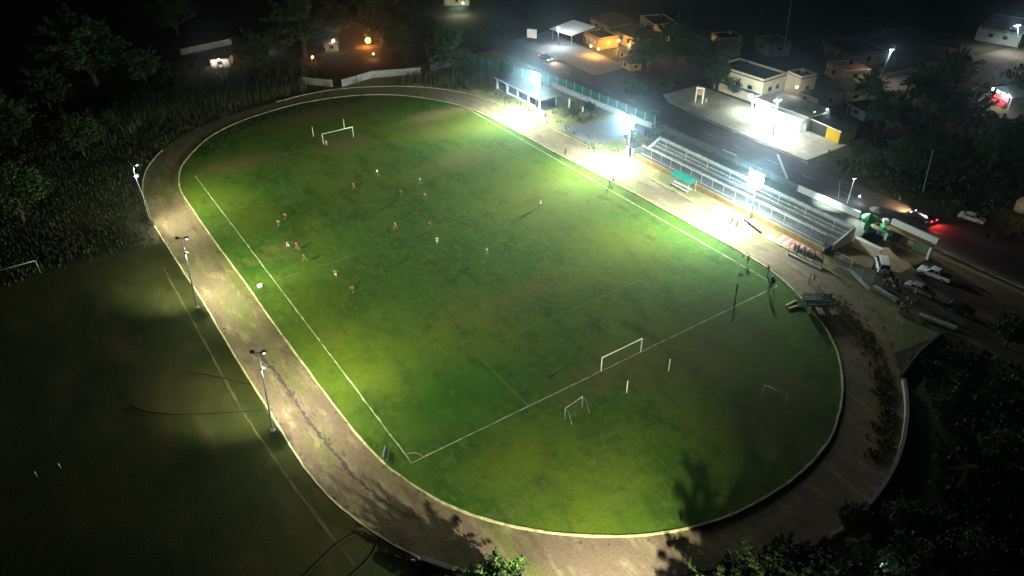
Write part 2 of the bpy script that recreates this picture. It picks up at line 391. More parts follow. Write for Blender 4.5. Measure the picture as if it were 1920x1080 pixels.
# damp rut worn along the left lane
mb = MB()
rut = [(-8.3, 31), (-7.9, 27.5), (-7.6, 24.6), (-7.55, 20), (-7.5, 13.9), (-7.2, 10), (-7.0, 7.4), (-6.5, 1.7), (-5.5, -2.6), (-4.2, -6.1), (-3.0, -7.9)]
strip(mb, dens(rut, .45, False, .07), .36, .055, jit=.75)
for k in range(70):
    i = random.randrange(len(rut) - 1); t = random.random(); x = rut[i][0] * (1 - t) + rut[i + 1][0] * t + random.gauss(0, .5); y = rut[i][1] * (1 - t) + rut[i + 1][1] * t
    strip(mb, dens([(x, y), (x + random.uniform(-.15, .15), y + random.uniform(.3, 1.4))], .3, False, .05), .14, .05 + k * 1e-5, jit=.7)
tag(mb.build('damp_rut', mat('damp_mud', (.085, .055, .05), .8, .4, 2)), kind='structure')
# road marks
mb = MB()
for y in range(-60, 190, 9): strip(mb, [(103.4, y), (103.4, y + 3.2)], .14, .055)
strip(mb, [(98.9, -60), (98.9, 190)], .12, .055)
strip(mb, [(99.4, 24.6), (107.4, 33.6)], .5, .055)
strip(mb, [(99.6, 42.3), (99.6, 38.2)], .5, .055)
tag(mb.build('road_markings', mat('road_paint', (.4, .4, .36), .8, .3, 2)), kind='structure')
mb = MB(); strip(mb, dens([(108.9, 27), (109.3, 60), (110.3, 68), (113.4, 73)], 2), .25, .03, .17)
strip(mb, dens([(98.0, -40), (98.1, 128)], 4), .22, .03, .16)
tag(mb.build('road_kerb', M_conc), kind='structure')

# ------------------------------------------------------------------ lamps and masts
def light(parent, kind, p, target, watts, colr, size=.6, cone=100, blend=.6, szy=None):
    l = bpy.data.lights.new('lamp_or_fill_light', kind); l.energy = watts; l.color = colr
    if kind == 'AREA':
        l.shape = 'RECTANGLE'; l.size = size; l.size_y = szy or size
    else:
        l.shadow_soft_size = size
        if kind == 'SPOT': l.spot_size = R(cone); l.spot_blend = blend
    o = bpy.data.objects.new('lamp_or_fill_light', l); COL.objects.link(o)
    if parent: o.parent = parent; p = Vector(p)
    o.location = p
    if target is not None:
        d = (Vector(target) - (Vector(p) + (parent.location if parent else Vector()))).normalized()
        o.rotation_euler = d.to_track_quat('-Z', 'Y').to_euler()
    return o

def flood(root, p, d, sz, lens, name='floodlight'):
    """a floodlight head at local p facing d: housing with bracket, lens as sub-part"""
    d = Vector(d).normalized(); q = d.to_track_quat('-Z', 'Y').to_matrix(); p = Vector(p)
    b = MB(); sx, sy = sz
    b.hexa([p + q @ Vector(v) for v in ((-sx * .35, -sy * .35, .22), (sx * .35, -sy * .35, .22), (sx * .35, sy * .35, .22), (-sx * .35, sy * .35, .22), (-sx / 2, -sy / 2, 0), (sx / 2, -sy / 2, 0), (sx / 2, sy / 2, 0), (-sx / 2, sy / 2, 0))])
    for s in (-1, 1): b.tube([p + q @ Vector((s * (sx / 2 + .03), 0, .05)), p + q @ Vector((s * (sx / 2 + .03), 0, .35))], .025, 4)
    b.tube([p + q @ Vector((-sx / 2 - .03, 0, .35)), p + q @ Vector((sx / 2 + .03, 0, .35))], .03, 4)
    h = b.build(name, M_dark, root)
    l = MB(); l.hexa([p + q @ Vector(v) for v in ((-sx * .46, -sy * .46, -.012), (sx * .46, -sy * .46, -.012), (sx * .46, sy * .46, -.012), (-sx * .46, sy * .46, -.012), (-sx * .46, -sy * .46, -.002), (sx * .46, -sy * .46, -.002), (sx * .46, sy * .46, -.002), (-sx * .46, sy * .46, -.002))])
    l.build('lens', lens, h)
    return h

COLD = (.84, 1.0, .93)
def right_mast(base, top_px, hz, label, near_w, far_w, back_w, dv=-4):
    base = Vector(base); top = G(*top_px, hz) - base
    r = empty('floodlight_mast', base, 0, label, 'floodlight mast', 'floodlight masts beside the stand')
    b = MB(); b.tube([(0, 0, 0), top * .5, top + Vector((0, 0, .5))], [.17, .13, .09], 8); b.box((0, 0, .1), (.6, .6, .2)); b.build('pole', M_galv, r, True)
    b = MB()
    for dz in (-.95, .05, 1.05): b.tube([top + Vector((.1, -1.55, dz)), top + Vector((.1, 1.55, dz))], .05, 6)
    b.build('crossarm', M_galv, r)
    for j, dz in enumerate((-.95, .05, 1.05)):
        for k in (-1.15, 0, 1.15):
            dirv = Vector((-1, k * .35, -.6 + .08 * j))
            flood(r, top + Vector((-.35, k, dz)), dirv, (1.05, .85), L_stad)
    p = top + Vector((-.75, 0, -.1)); wp = base + p
    light(r, 'AREA', p, (wp.x - 5.6, wp.y + (3.0 if dv > 0 else -1), 0), near_w, COLD, 2.2, szy=.9)
    light(r, 'SPOT', p + Vector((-.1, .4, .2)), (wp.x - 30, wp.y + dv, 0), far_w, (.9, 1.0, .78), .35, 105, 1.0)
    light(r, 'SPOT', p + Vector((-.1, -.4, .4)), (wp.x - 40, wp.y + dv * 1.3, 0), far_w * 1.1, (.9, 1.0, .78), .35, 52, 1.0)
    light(r, 'POINT', top + Vector((-.9, 0, 0)), None, back_w * 1.9, (.8, .95, 1.0), 1.05)  # added glowing sphere, widens the white blob and halo of the head
    return r
right_mast((80.1, 85.5, 0), (1006, 148), 8.3, 'floodlight mast beside the open pavilion, farthest of the stadium lamps', 17500, 66000, 13000)
right_mast((79.6, 50.5, 0), (1180, 228), 8.4, 'floodlight mast at the far end of the bleachers', 17000, 68000, 13000)
right_mast((79.9, 17.3, 0), (1419, 334), 8.4, 'floodlight mast in front of the bleachers, brightest and nearest', 21000, 70000, 15000, 12)

WARM = (.96, 1.0, .64)
def left_mast(base, lamp_px, head_px, label, w1, w2, star=False):
    base = Vector(base); top = G(*head_px, 12.3) - base; mid = G(*lamp_px, 9.7) - base
    r = empty('floodlight_mast', base, 0, label, 'floodlight mast', 'floodlight masts along the left kerb')
    b = MB(); b.tube([(0, 0, 0), mid * .5, mid, top], [.13, .11, .085, .06], 8); b.box((0, 0, .1), (.5, .5, .2)); b.build('pole', mat('dull_pole', (.2, .22, .22), .5, .2, 4), r, True)
    b = MB(); b.tube([top + Vector((-.7, .5, -.1)), top + Vector((.7, -.5, -.1))], .045, 6); b.build('crossarm', M_dark, r)
    for s in (-.55, .55):
        flood(r, top + Vector((s + .1, -s * .7 + .2, -.15)), (.55, .8, -.75), (.6, .45), L_cold)
    d = Vector((-.25, -.55, -.8)) if star else Vector((.2, .1, -1))
    h = flood(r, mid + Vector((.2, -.15, 0)), d, (.7, .5), L_cold)
    p = top + Vector((.2, .25, -.4)); wp = base + p
    light(r, 'AREA', p, (wp.x + 4, wp.y + 9.2, wp.z - 3.2), w1 * .3, WARM, .35)
    light(r, 'SPOT', p + Vector((-.2, .1, 0)), (wp.x - 1.0, wp.y + 7.5, 0), w1 * (.2 if star else 4.6), WARM, .1, 84, .8)
    light(r, 'AREA', p + Vector((.2, -.5, 0)), (wp.x + 10, wp.y - 2.2, wp.z - 4.5), w1 * .45, WARM, .5)
    light(r, 'SPOT', p + Vector((.2, 0, 0)), (wp.x + 5.5, wp.y - 3.5, 0), w1 * 4.2, (1, .97, .74), .1, 82, 1.0)
    light(r, 'SPOT', p + Vector((.3, 0, .2)), (wp.x + 26, wp.y + 12, 0), w2 * 1.4, WARM, .1, 88, 1.0)
    light(r, 'AREA', mid + Vector((.25, -.15, -.15)), (wp.x + 3, wp.y - 4.0, 0), w1 * .12, (.85, .95, 1.0), .5)
    return r
left_mast((-11.9, 77.8, 0), (253, 330), (249, 308), 'floodlight mast with a starry lamp beside the dark scrub', 4200, 21000, True)
left_mast((-12.4, 47.2, 0), (347, 475), (340, 446), 'floodlight mast with a small white lamp, middle of the left row', 4600, 24000)
left_mast((-11.8, 14.7, 0), (490, 692), (483, 660), 'floodlight mast nearest the camera over the dark practice field', 4600, 24000)

# mast just below the picture, whose light throws the tree shadows
r = empty('floodlight_mast', (5.0, -41, 0), 0, 'floodlight mast behind the bottom kerb trees', 'floodlight mast')
b = MB(); b.tube([(0, 0, 0), (0, 0, 6), (0, 0, 11.6)], [.13, .1, .07], 8); b.build('pole', M_galv, r, True)
flood(r, (0, .3, 11.3), (.15, 1, -.6), (.7, .5), L_cold)
light(r, 'AREA', (0, .5, 11.2), (9.5, -22, 0), 4200, (1, .97, .55), .5)
light(r, 'SPOT', (.1, .5, 11.3), (9, 0, 0), 115000, (1, 1, .78), .2, 100, .9)

def street_lamp(base, top_px, hz, label, watts, lens=None, arm=.9, colr=(.85, .95, 1), group='street lamps of the town', az=None, aim=(-.25, -.4, -1), sz=(.75, .4), polem=None):
    base = Vector(base); top = G(*top_px, hz) - base
    r = empty('street_lamp', base, 0, label, 'street lamp', group)
    b = MB(); b.tube([(0, 0, 0), (top.x * .5, top.y * .5, hz * .5), top + Vector((0, 0, .1))], [.12, .1, .07], 7); b.build('pole', polem or M_galv, r, True)
    h = flood(r, top, aim, sz, lens or L_cold, 'lamp_head')
    if watts: light(r, 'AREA', top + Vector(aim).normalized() * .15, tuple(base + top + Vector(aim) * 4), watts, colr, .5)
    return r

street_lamp((99.8, 10.9, 0), (1602, 335), 5.4, 'pale pole lamp beside the white lit wall behind the bleachers', 0, polem=M_wmetal)
light(None, 'SPOT', (98.6, 10.2, 6.2), (92.5, -2.5, 0), 15000, (.95, 1, .85), .2, 75, .8)
street_lamp((114.6, 40.7, 0), (1458, 188), 8.4, 'tall lamp on the bright shop forecourt', 7500, aim=(-.3, -.5, -.9), sz=(1.6, 1.0))
street_lamp((117.3, 124.9, 0), (1046, 52), 5.8, 'white lamp pole in front of the pale canopy', 3200, sz=(.9, .6))
street_lamp((168.4, 49.4, 0), (1672, 93), 8.9, 'lamp pole at the corner of the side street', 1600, sz=(1.0, .6))
street_lamp((227, 42, 0), (1908, 48), 8.0, 'farthest street lamp at the right edge, beside the arched building', 3500, sz=(1.6, 1.0))
street_lamp((29.6, -41, 0), (1657, 1053), 5.1, 'small lamp on a slanting pole at the bottom edge', 30, sz=(.5, .3), aim=(.2, -.3, -.9))
# twin dark poles by the corner lamp, other bare poles
for (px, py), (tx, ty), h, rad, lab, m in [((1640, 150), (1648, 112), 6, .16, 'dark leaning pole left of the corner street lamp', M_dark),
        ((1730, 360), (1749, 283), 8.2, .09, 'thin bare pole on the far roadside beyond the braking car', M_galv),
        ((1418, 96), (1428, 10), 12, .12, 'tall thin antenna pole behind the two storey house', M_dark),
        ((1467, 110), (1484, 0), 15, .12, 'tallest antenna pole, bluish, behind the shop', M_galv),
        ((1572, 372), (1575, 340), 3.4, .05, 'short thin post on the walkway behind the bleachers', M_galv)]:
    bs = G(px, py); o = empty('bare_pole', bs, 0, lab, 'pole'); top = G(tx, ty, h) - bs
    MB().tube([(0, 0, 0), top], [rad, rad * .6], 6).build('shaft', m, o); MB().box(top, (.5, .08, .08)).build('crosspiece', m, o)

# ------------------------------------------------------------------ goals and posts
def goal(loc, rz, w, h, label, m, rad=.06, depth=0, net=False, cat='goal'):
    r = empty('football_goal', loc, rz, label, cat)
    for s in (-1, 1):
        MB().tube([(s * w / 2, 0, 0), (s * w / 2, 0, h)], rad, 8).build('goal_post', m, r, True)
    MB().tube([(-w / 2 - rad, 0, h), (w / 2 + rad, 0, h)], rad, 8).build('crossbar', m, r, True)
    if depth:
        for s in (-1, 1):
            MB().tube([(s * w / 2, 0, h), (s * w / 2, depth * .45, h * .92), (s * w / 2, depth, .04), (s * w / 2, 0, .04)], rad * .6, 6).build('side_frame', m, r, True)
        MB().tube([(-w / 2, depth, .04), (w / 2, depth, .04)], rad * .6, 6).build('base_bar', m, r, True)
    return r
goal((gx, 0, .06), 0, 7.32, 2.44, 'large white goal on the near goal line', M_white, .075)
goal((gx2, Lp, .06), 0, 7.32, 2.44, 'large white goal at the far end of the pitch', M_white, .08)
goal(G(1075, 776), R(-172), 3.2, 2.0, 'small portable goal with bent side frames beside the near touchline corner', M_galv, .03, 1.3)
goal(G(1449, 756), math.atan2(*(lambda d: (d.y, d.x))(G(1468, 765) - G(1428, 747))), 3.1, 2.3, 'small square frame goal alone on the dark near end of the infield', M_galv, .04, 0)
goal((-34.9, 72.2, .02), 0, 7.32, 2.4, 'grey goal on the dark practice field, cut by the left edge', M_galv, .06)
for q, h, lab in [((1174.5, 738), 2.2, 'short white post behind the near goal, left of the pair'), ((1253, 697), 2.2, 'short white post behind the near goal, right of the pair'),
        ((588, 257), 2.4, 'white post standing left behind the far goal'), ((646, 242), 2.4, 'white post rising above the far crossbar'),
        ((70, 895), .9, 'faint left stake on the dark practice field'), ((114, 879), .9, 'faint right stake on the dark practice field')]:
    p = G(*q); r = empty('net_post', (p.x, p.y, .05), 0, lab, 'post', 'loose white posts behind the goals')
    MB().tube([(0, 0, 0), (0, 0, h)], [.075, .065], 7).build('shaft', M_white if h > 1 else M_galv, r, True)
    MB().tube([(0, 0, 0), (0, 0, .09)], .13, 8).build('foot', M_dark, r)
# square white cooler on the grass
p = G(488, 539); r = empty('cooler_box', (p.x, p.y, .06), R(20), 'white cooler box on the grass between the kerb and the left touchline', 'cooler box')
MB().box((0, 0, .22), (.7, .5, .4)).build('body', M_white, r); MB().box((0, 0, .48), (.74, .54, .08)).build('lid', M_white, r)
MB().tube([(-.35, 0, .26), (-.43, 0, .32), (-.35, 0, .38)], .02, 5).build('handle', M_dark, r)

# ------------------------------------------------------------------ people
def skin_mesh(name, joints, edges, rads, sub=1):
    me = bpy.data.meshes.new(name); me.from_pydata(joints, edges, []); o = bpy.data.objects.new(name, me); COL.objects.link(o)
    md = o.modifiers.new('s', 'SKIN'); md.use_smooth_shade = True
    for i, r_ in enumerate(rads):
        rr = r_ if isinstance(r_, tuple) else (r_, r_); me.skin_vertices[0].data[i].radius = rr
        me.skin_vertices[0].data[i].use_root = (i == 0)
    sb = o.modifiers.new('u', 'SUBSURF'); sb.levels = sub; sb.render_levels = sub
    dg = bpy.context.evaluated_depsgraph_get(); m2 = bpy.data.meshes.new_from_object(o.evaluated_get(dg))
    bpy.data.objects.remove(o); bpy.data.meshes.remove(me); m2.name = name
    return m2

def person_meshes(pose):
    J = {'pel': (0, 0, .95), 'wai': (0, 0, 1.1), 'che': (0, 0, 1.32), 'nec': (0, 0, 1.5), 'hd1': (0, .02, 1.6), 'hd2': (0, .03, 1.7)}
    for s, n in ((-1, 'l'), (1, 'r')):
        J['sh' + n] = (s * .17, 0, 1.43); J['el' + n] = (s * .24, -.03, 1.15); J['wr' + n] = (s * .26, .06, .9)
        J['hi' + n] = (s * .1, 0, .9); J['kn' + n] = (s * .12, .02, .5); J['an' + n] = (s * .12, -.01, .09); J['to' + n] = (s * .13, .15, .04)
    if pose == 'run':
        J.update({'knl': (-.12, .33, .58), 'anl': (-.12, .18, .2), 'tol': (-.12, .33, .14), 'knr': (.12, -.12, .5), 'anr': (.12, -.5, .3), 'tor': (.12, -.55, .17),
                  'ell': (-.26, -.22, 1.2), 'wrl': (-.22, -.02, 1.08), 'elr': (.27, .12, 1.18), 'wrr': (.2, .32, 1.3), 'hd1': (0, .1, 1.6), 'hd2': (0, .13, 1.69), 'nec': (0, .07, 1.5), 'che': (0, .05, 1.32)})
    if pose == 'sit':
        for k, v in list(J.items()): J[k] = (v[0], v[1], v[2] - .42)
        for n, s in (('l', -1), ('r', 1)):
            J['kn' + n] = (s * .14, .42, .5); J['an' + n] = (s * .13, .44, .09); J['to' + n] = (s * .13, .6, .04); J['wr' + n] = (s * .16, .3, .58)
    if pose == 'flag':
        J.update({'elr': (.42, .05, 1.42), 'wrr': (.62, .12, 1.52)})
    E_ = [('pel', 'wai'), ('wai', 'che'), ('che', 'nec'), ('nec', 'hd1'), ('hd1', 'hd2')]
    Rd = {'pel': (.14, .1), 'wai': (.135, .095), 'che': (.16, .11), 'nec': .055, 'hd1': (.075, .085), 'hd2': (.08, .095)}
    for n in 'lr':
        E_ += [('che', 'sh' + n), ('sh' + n, 'el' + n), ('el' + n, 'wr' + n), ('pel', 'hi' + n), ('hi' + n, 'kn' + n), ('kn' + n, 'an' + n), ('an' + n, 'to' + n)]
        Rd.update({'sh' + n: .06, 'el' + n: .042, 'wr' + n: .028, 'hi' + n: .085, 'kn' + n: .055, 'an' + n: .038, 'to' + n: .035})
    names = list(J); idx = {k: i for i, k in enumerate(names)}
    joints = [J[k] for k in names]; edges = [(idx[a], idx[b]) for a, b in E_]; rads = [Rd[k] for k in names]
    for n, s in (('l', -1), ('r', 1)):     # palm, four fingers and a thumb
        wv = Vector(J['wr' + n]); d = (wv - Vector(J['el' + n])).normalized(); side = d.cross(Vector((0, 0, 1)) if abs(d.z) < .9 else Vector((0, 1, 0))).normalized()
        joints.append(tuple(wv + d * .08)); rads.append((.036, .02)); ip = len(joints) - 1; edges.append((idx['wr' + n], ip))
        for k, (off, ln_) in enumerate(((-.03, .07), (-.01, .085), (.01, .08), (.03, .06))):
            a = wv + d * .1 + side * off; b = a + d * ln_ * .55; c = b + d * ln_ * .4 + Vector((0, .015, -.01))
            for q, r_ in ((a, .011), (b, .01), (c, .008)): joints.append(tuple(q)); rads.append(r_)
            m = len(joints); edges += [(ip, m - 3), (m - 3, m - 2), (m - 2, m - 1)]
        t1 = wv + d * .04 + side * .04; t2 = t1 + d * .05 + side * .025
        for q, r_ in ((t1, .012), (t2, .009)): joints.append(tuple(q)); rads.append(r_)
        m = len(joints); edges += [(ip, m - 2), (m - 2, m - 1)]
    body = skin_mesh('person', joints, edges, rads)
    def garment(nm, keys, ee, grow, extra={}):
        ii = {k: i for i, k in enumerate(keys)}; jj = [extra.get(k) or J[k] for k in keys]
        rr = []
        for k in keys:
            v = Rd.get(k.split('_')[0], .06); v = v if isinstance(v, tuple) else (v, v); rr.append((v[0] + grow, v[1] + grow))
        return skin_mesh(nm, jj, [(ii[a], ii[b]) for a, b in ee], rr)
    lerp = lambda a, b, t: tuple(Vector(J[a]).lerp(Vector(J[b]), t))
    top = garment('shirt', ['che', 'wai', 'shl', 'shr', 'ell_', 'elr_'], [('che', 'wai'), ('che', 'shl'), ('che', 'shr'), ('shl', 'ell_'), ('shr', 'elr_')], .014, {'ell_': lerp('shl', 'ell', .75), 'elr_': lerp('shr', 'elr', .75)})
    sh = garment('shorts', ['pel', 'hil', 'hir', 'knl_', 'knr_'], [('pel', 'hil'), ('pel', 'hir'), ('hil', 'knl_'), ('hir', 'knr_')], .02, {'knl_': lerp('hil', 'knl', .75), 'knr_': lerp('hir', 'knr', .75)})
    tr = garment('trousers', ['pel', 'hil', 'hir', 'knl', 'knr', 'anl_', 'anr_'], [('pel', 'hil'), ('pel', 'hir'), ('hil', 'knl'), ('hir', 'knr'), ('knl', 'anl_'), ('knr', 'anr_')], .016, {'anl_': lerp('knl', 'anl', .93), 'anr_': lerp('knr', 'anr', .93)})
    shoe = garment('shoes', ['anl', 'tol'], [('anl', 'tol')], .014); shoe2 = garment('shoes', ['anr', 'tor'], [('anr', 'tor')], .014)
    h = Vector(J['hd2']); hb = MB().ball((h.x, h.y - .015, h.z + .03), .1, 8, 6, (.9, 1, .85))
    fc = MB().ball((h.x, h.y + .095, h.z - .04), .014, 5, 4)
    for s in (-1, 1): fc.ball((h.x + s * .033, h.y + .085, h.z), .011, 5, 4, mi=1); fc.ball((h.x + s * .085, h.y, h.z - .02), .02, 5, 4, (.5, 1, 1.4))
    fc.box((h.x, h.y + .088, h.z - .075), (.045, .012, .01), mi=1)
    return dict(body=body, top=top, shorts=sh, trousers=tr, shoe=shoe, shoe2=shoe2, hair=hb, face=fc)
PM = {}
def person(px, label, topc, botc, pose='run', long=False, face=0, cap=None, group=None, z=.06, h=1.0, at=None):
    """one person; the body mesh is the top-level object, clothes and hair are its children"""
    if pose not in PM:
        d = person_meshes(pose)
        for k in ('hair', 'face'):
            o = d[k].build(k, [M_hair] if k == 'hair' else [M_skin, M_hair], None, True); d[k] = o.data; bpy.data.objects.remove(o)
        for k in ('body', 'top', 'shorts', 'trousers', 'shoe', 'shoe2', 'hair'):
            d[k].materials.clear(); d[k].materials.append(M_skin)
        PM[pose] = d
    d = PM[pose]; p = at or G(*px)
    b = bpy.data.objects.new('person', d['body']); COL.objects.link(b)
    b.location = (p[0], p[1], z); b.rotation_euler = (0, 0, face); b.scale = (h,) * 3
    tag(b, label, 'person', group)
    parts = [('shirt', 'top', topc), ('trousers', 'trousers', botc) if long else ('shorts', 'shorts', botc), ('shoe', 'shoe', (.03, .03, .03)), ('shoe', 'shoe2', (.03, .03, .03)), ('cap' if cap else 'hair', 'hair', cap)]
    for nm, k, c in parts:
        o = bpy.data.objects.new(nm, d[k]); COL.objects.link(o); o.parent = b
        o.material_slots[0].link = 'OBJECT'
        o.material_slots[0].material = M_hair if c is None else cloth('%02x%02x%02x' % tuple(int(v * 255) for v in c), c)
    o = bpy.data.objects.new('face', d['face']); COL.objects.link(o); o.parent = b
    return b
WH = (.75, .8, .72); OR = (.5, .13, .04); BK = (.012, .014, .018)
GP = 'players on the pitch'
whites = [((708, 332), 'player in white between the far goal and the halfway line', .4), ((788, 347), 'player in white beside an orange rival, far middle of the pitch', 1.2),
    ((523, 427), 'player in white near the left touchline, brightest shirt', 2.0), ((541, 468), 'player in white below the pair by the left touchline', 3.5),
    ((630, 522), 'player in white on the halfway line, nearest to the left lamps', 2.6), ((820, 460), 'player in white in the centre of the pitch', 5.0),
    ((912, 480), 'player in white right of the pitch centre', 1.5), ((1013, 388), 'player in white alone towards the bleachers', 4.0)]
oranges = [((664, 357), 'player in orange nearest the far penalty area', 1.0), ((753, 370), 'player in orange running left of the far pair', 1.7), ((797, 376), 'player in orange just below the white player of the far pair', 3.1),
    ((536, 414), 'player in orange next to the brightest white shirt', 2.2), ((558, 470), 'upper orange player of the two left of the halfway line', .3), ((572, 492), 'lower orange player of the two left of the halfway line', 1.1),
    ((661, 552), 'player in orange closest to the camera, below the halfway line', 2.9), ((742, 432), 'player in orange left of the pitch centre', .8), ((806, 430), 'player in orange above the central white player', 4.4)]
for q, lab, a in whites: person(q, lab, WH, WH if a > 2 else (.08, .1, .2), 'run', face=a, group=GP)
for q, lab, a in oranges: person(q, lab, OR, (.03, .03, .04) if a > 1.5 else OR, 'run', face=a, group=GP)
person((612, 273), 'goalkeeper in white crouching by the left post of the far goal', WH, WH, 'sit', face=3.1, z=.02)
person((1060, 292), 'lone dark clothed person at the kerb, farthest along the right track', BK, (.05, .05, .06), 'stand', True, 2.0, z=.1)
person((1143, 348), 'left one of two dark clothed people on the right track edge', BK, (.04, .04, .05), 'stand', True, 1.0, z=.05)
person((1149, 345), 'right one of two dark clothed people on the right track edge', (.06, .06, .08), BK, 'run', True, 4.0, z=.05)
person((1372, 418), 'person sitting by the outer kerb, left of two', (.3, .25, .18), (.08, .07, .06), 'sit', True, 1.6, z=-.1)
person((1382, 423), 'person sitting by the outer kerb, right of two', (.1, .08, .07), (.2, .18, .14), 'sit', True, 1.6, z=-.1)
ls = person((1401, 495), 'line judge in orange with a pale flag at the right touchline', (.55, .16, .05), BK, 'flag', face=2.2)
p = G(1401, 495); r = empty('corner_flag', (p.x - .5, p.y + .35, 0), 0, 'pale blue flag held out by the line judge', 'flag')
MB().tube([(.1, 0, 1.5), (-.35, .1, 1.8)], .012, 5).build('stick', M_wmetal, r)
MB().hexa([(-.05, .02, 1.6), (-.35, .1, 1.8), (-.75, .2, 1.5), (-.45, .15, 1.3), (-.05, .035, 1.6), (-.35, .115, 1.8), (-.75, .215, 1.5), (-.45, .165, 1.3)]).build('cloth', cloth('paleblue', (.5, .62, .75)), r)
person((1380, 550), 'person in black with white cap and white sleeves standing on the grass', BK, BK, 'stand', True, 3.6, cap=WH, h=1.12)
p = G(1380, 550)
person((1438, 516), 'tall dark topped person with pale trousers at the kerb', BK, (.45, .5, .45), 'stand', True, 1.3, h=1.08)
person((1440, 551), 'person in pale grey clothes near the right corner of the pitch', (.35, .42, .4), (.3, .36, .34), 'stand', True, 2.5, h=1.08)
person((1516, 532), 'left one of two people walking on the track towards the trailer', (.5, .45, .5), (.2, .2, .22), 'stand', True, .8, z=.05)
person((1524, 531), 'right one of two people walking on the track towards the trailer', (.25, .22, .25), (.3, .3, .3), 'run', True, .8, z=.05)
for i, (q, lab, c1, c2) in enumerate([((1686, 583), 'person in pale shirt at the left edge of the crowd by the wall', (.6, .62, .5), (.2, .2, .15)),
        ((1697, 572), 'person in grey in the middle of the crowd by the wall', (.25, .28, .3), BK), ((1703, 584), 'person in dark clothes with pale cap in front of the crowd', BK, (.06, .06, .06)),
        ((1712, 560), 'person in grey shirt behind the crowd near the silver car', (.4, .42, .42), BK), ((1719, 572), 'person in dark blue at the right of the crowd', (.02, .03, .06), BK),
        ((1655, 520), 'person leaning on the white van beside the gate', (.1, .1, .1), (.1, .1, .12)), ((1636, 506), 'person in ochre shirt in the entrance opening', (.3, .2, .08), BK),
        ((1583, 487), 'person in dark blue behind the metal frame fence', (.02, .04, .1), BK), ((1540, 480), 'person in white shirt beyond the parked motorcycles', (.6, .62, .6), BK)]):
    person(q, lab, c1, c2, 'stand', True, i * 1.3, cap=(.6, .6, .6) if 'cap' in lab else None, z=.04)
p = G(1448, 524); r = empty('kit_bag', (p.x, p.y, .06), R(30), 'dark kit bag on the grass by the right kerb', 'bag')
b = MB(); b.tube([(-.6, 0, .22), (-.5, 0, .25), (.5, 0, .25), (.6, 0, .22)], [.12, .25, .25, .12], 8); b.build('body', mat('bag_cloth', (.03, .035, .02), .9, .3, 5), r, True)
MB().tube([(-.3, .1, .45), (0, .1, .62), (.3, .1, .45)], .02, 5).build('strap', M_black, r)
# dark steel bench lying by the left kerb
p = G(724, 856); r = empty('bench', (p.x, p.y, .05), R(55), 'dark metal bench tipped beside the near left corner of the pitch', 'bench')
MB().box((0, 0, .45), (1.7, .35, .04)).build('seat', M_dark, r); MB().box((0, .2, .8), (1.7, .04, .3)).build('backrest', M_galv, r)
for s in (-.7, .7):
    MB().tube([(s, -.15, 0), (s, -.15, .44), (s, .2, .44), (s, .22, .95)], .03, 6).build('leg', M_galv, r); MB().tube([(s, .2, 0), (s, .18, .44)], .03, 6).build('leg', M_galv, r)

# ------------------------------------------------------------------ vehicles
def wheel(mb_parent, x, y, rad=.32, wd=.2):
    t = MB(); n = 14
    for (r0, r1, mi_nm) in ((rad * .58, rad, 'tyre'),):
        vs = []; fs = []
        for k in range(n):
            a = 2 * math.pi * k / n; c, s = math.cos(a), math.sin(a)
            vs += [(x + c * r1, y - wd / 2, rad + s * r1), (x + c * r1, y + wd / 2, rad + s * r1), (x + c * r0, y + wd / 2, rad + s * r0), (x + c * r0, y - wd / 2, rad + s * r0)]
        for k in range(n):
            a = 4 * k; b = 4 * ((k + 1) % n)
            fs += [(a, b, b + 1, a + 1), (a + 1, b + 1, b + 2, a + 2), (a + 2, b + 2, b + 3, a + 3), (a + 3, b + 3, b, a)]
        t.add(vs, fs)
    to = t.build('wheel', M_black, mb_parent, True)
    MB().tube([(x, y - wd * .42, rad), (x, y + wd * .42, rad)], rad * .57, 10).build('rim', M_galv, to)
    return to
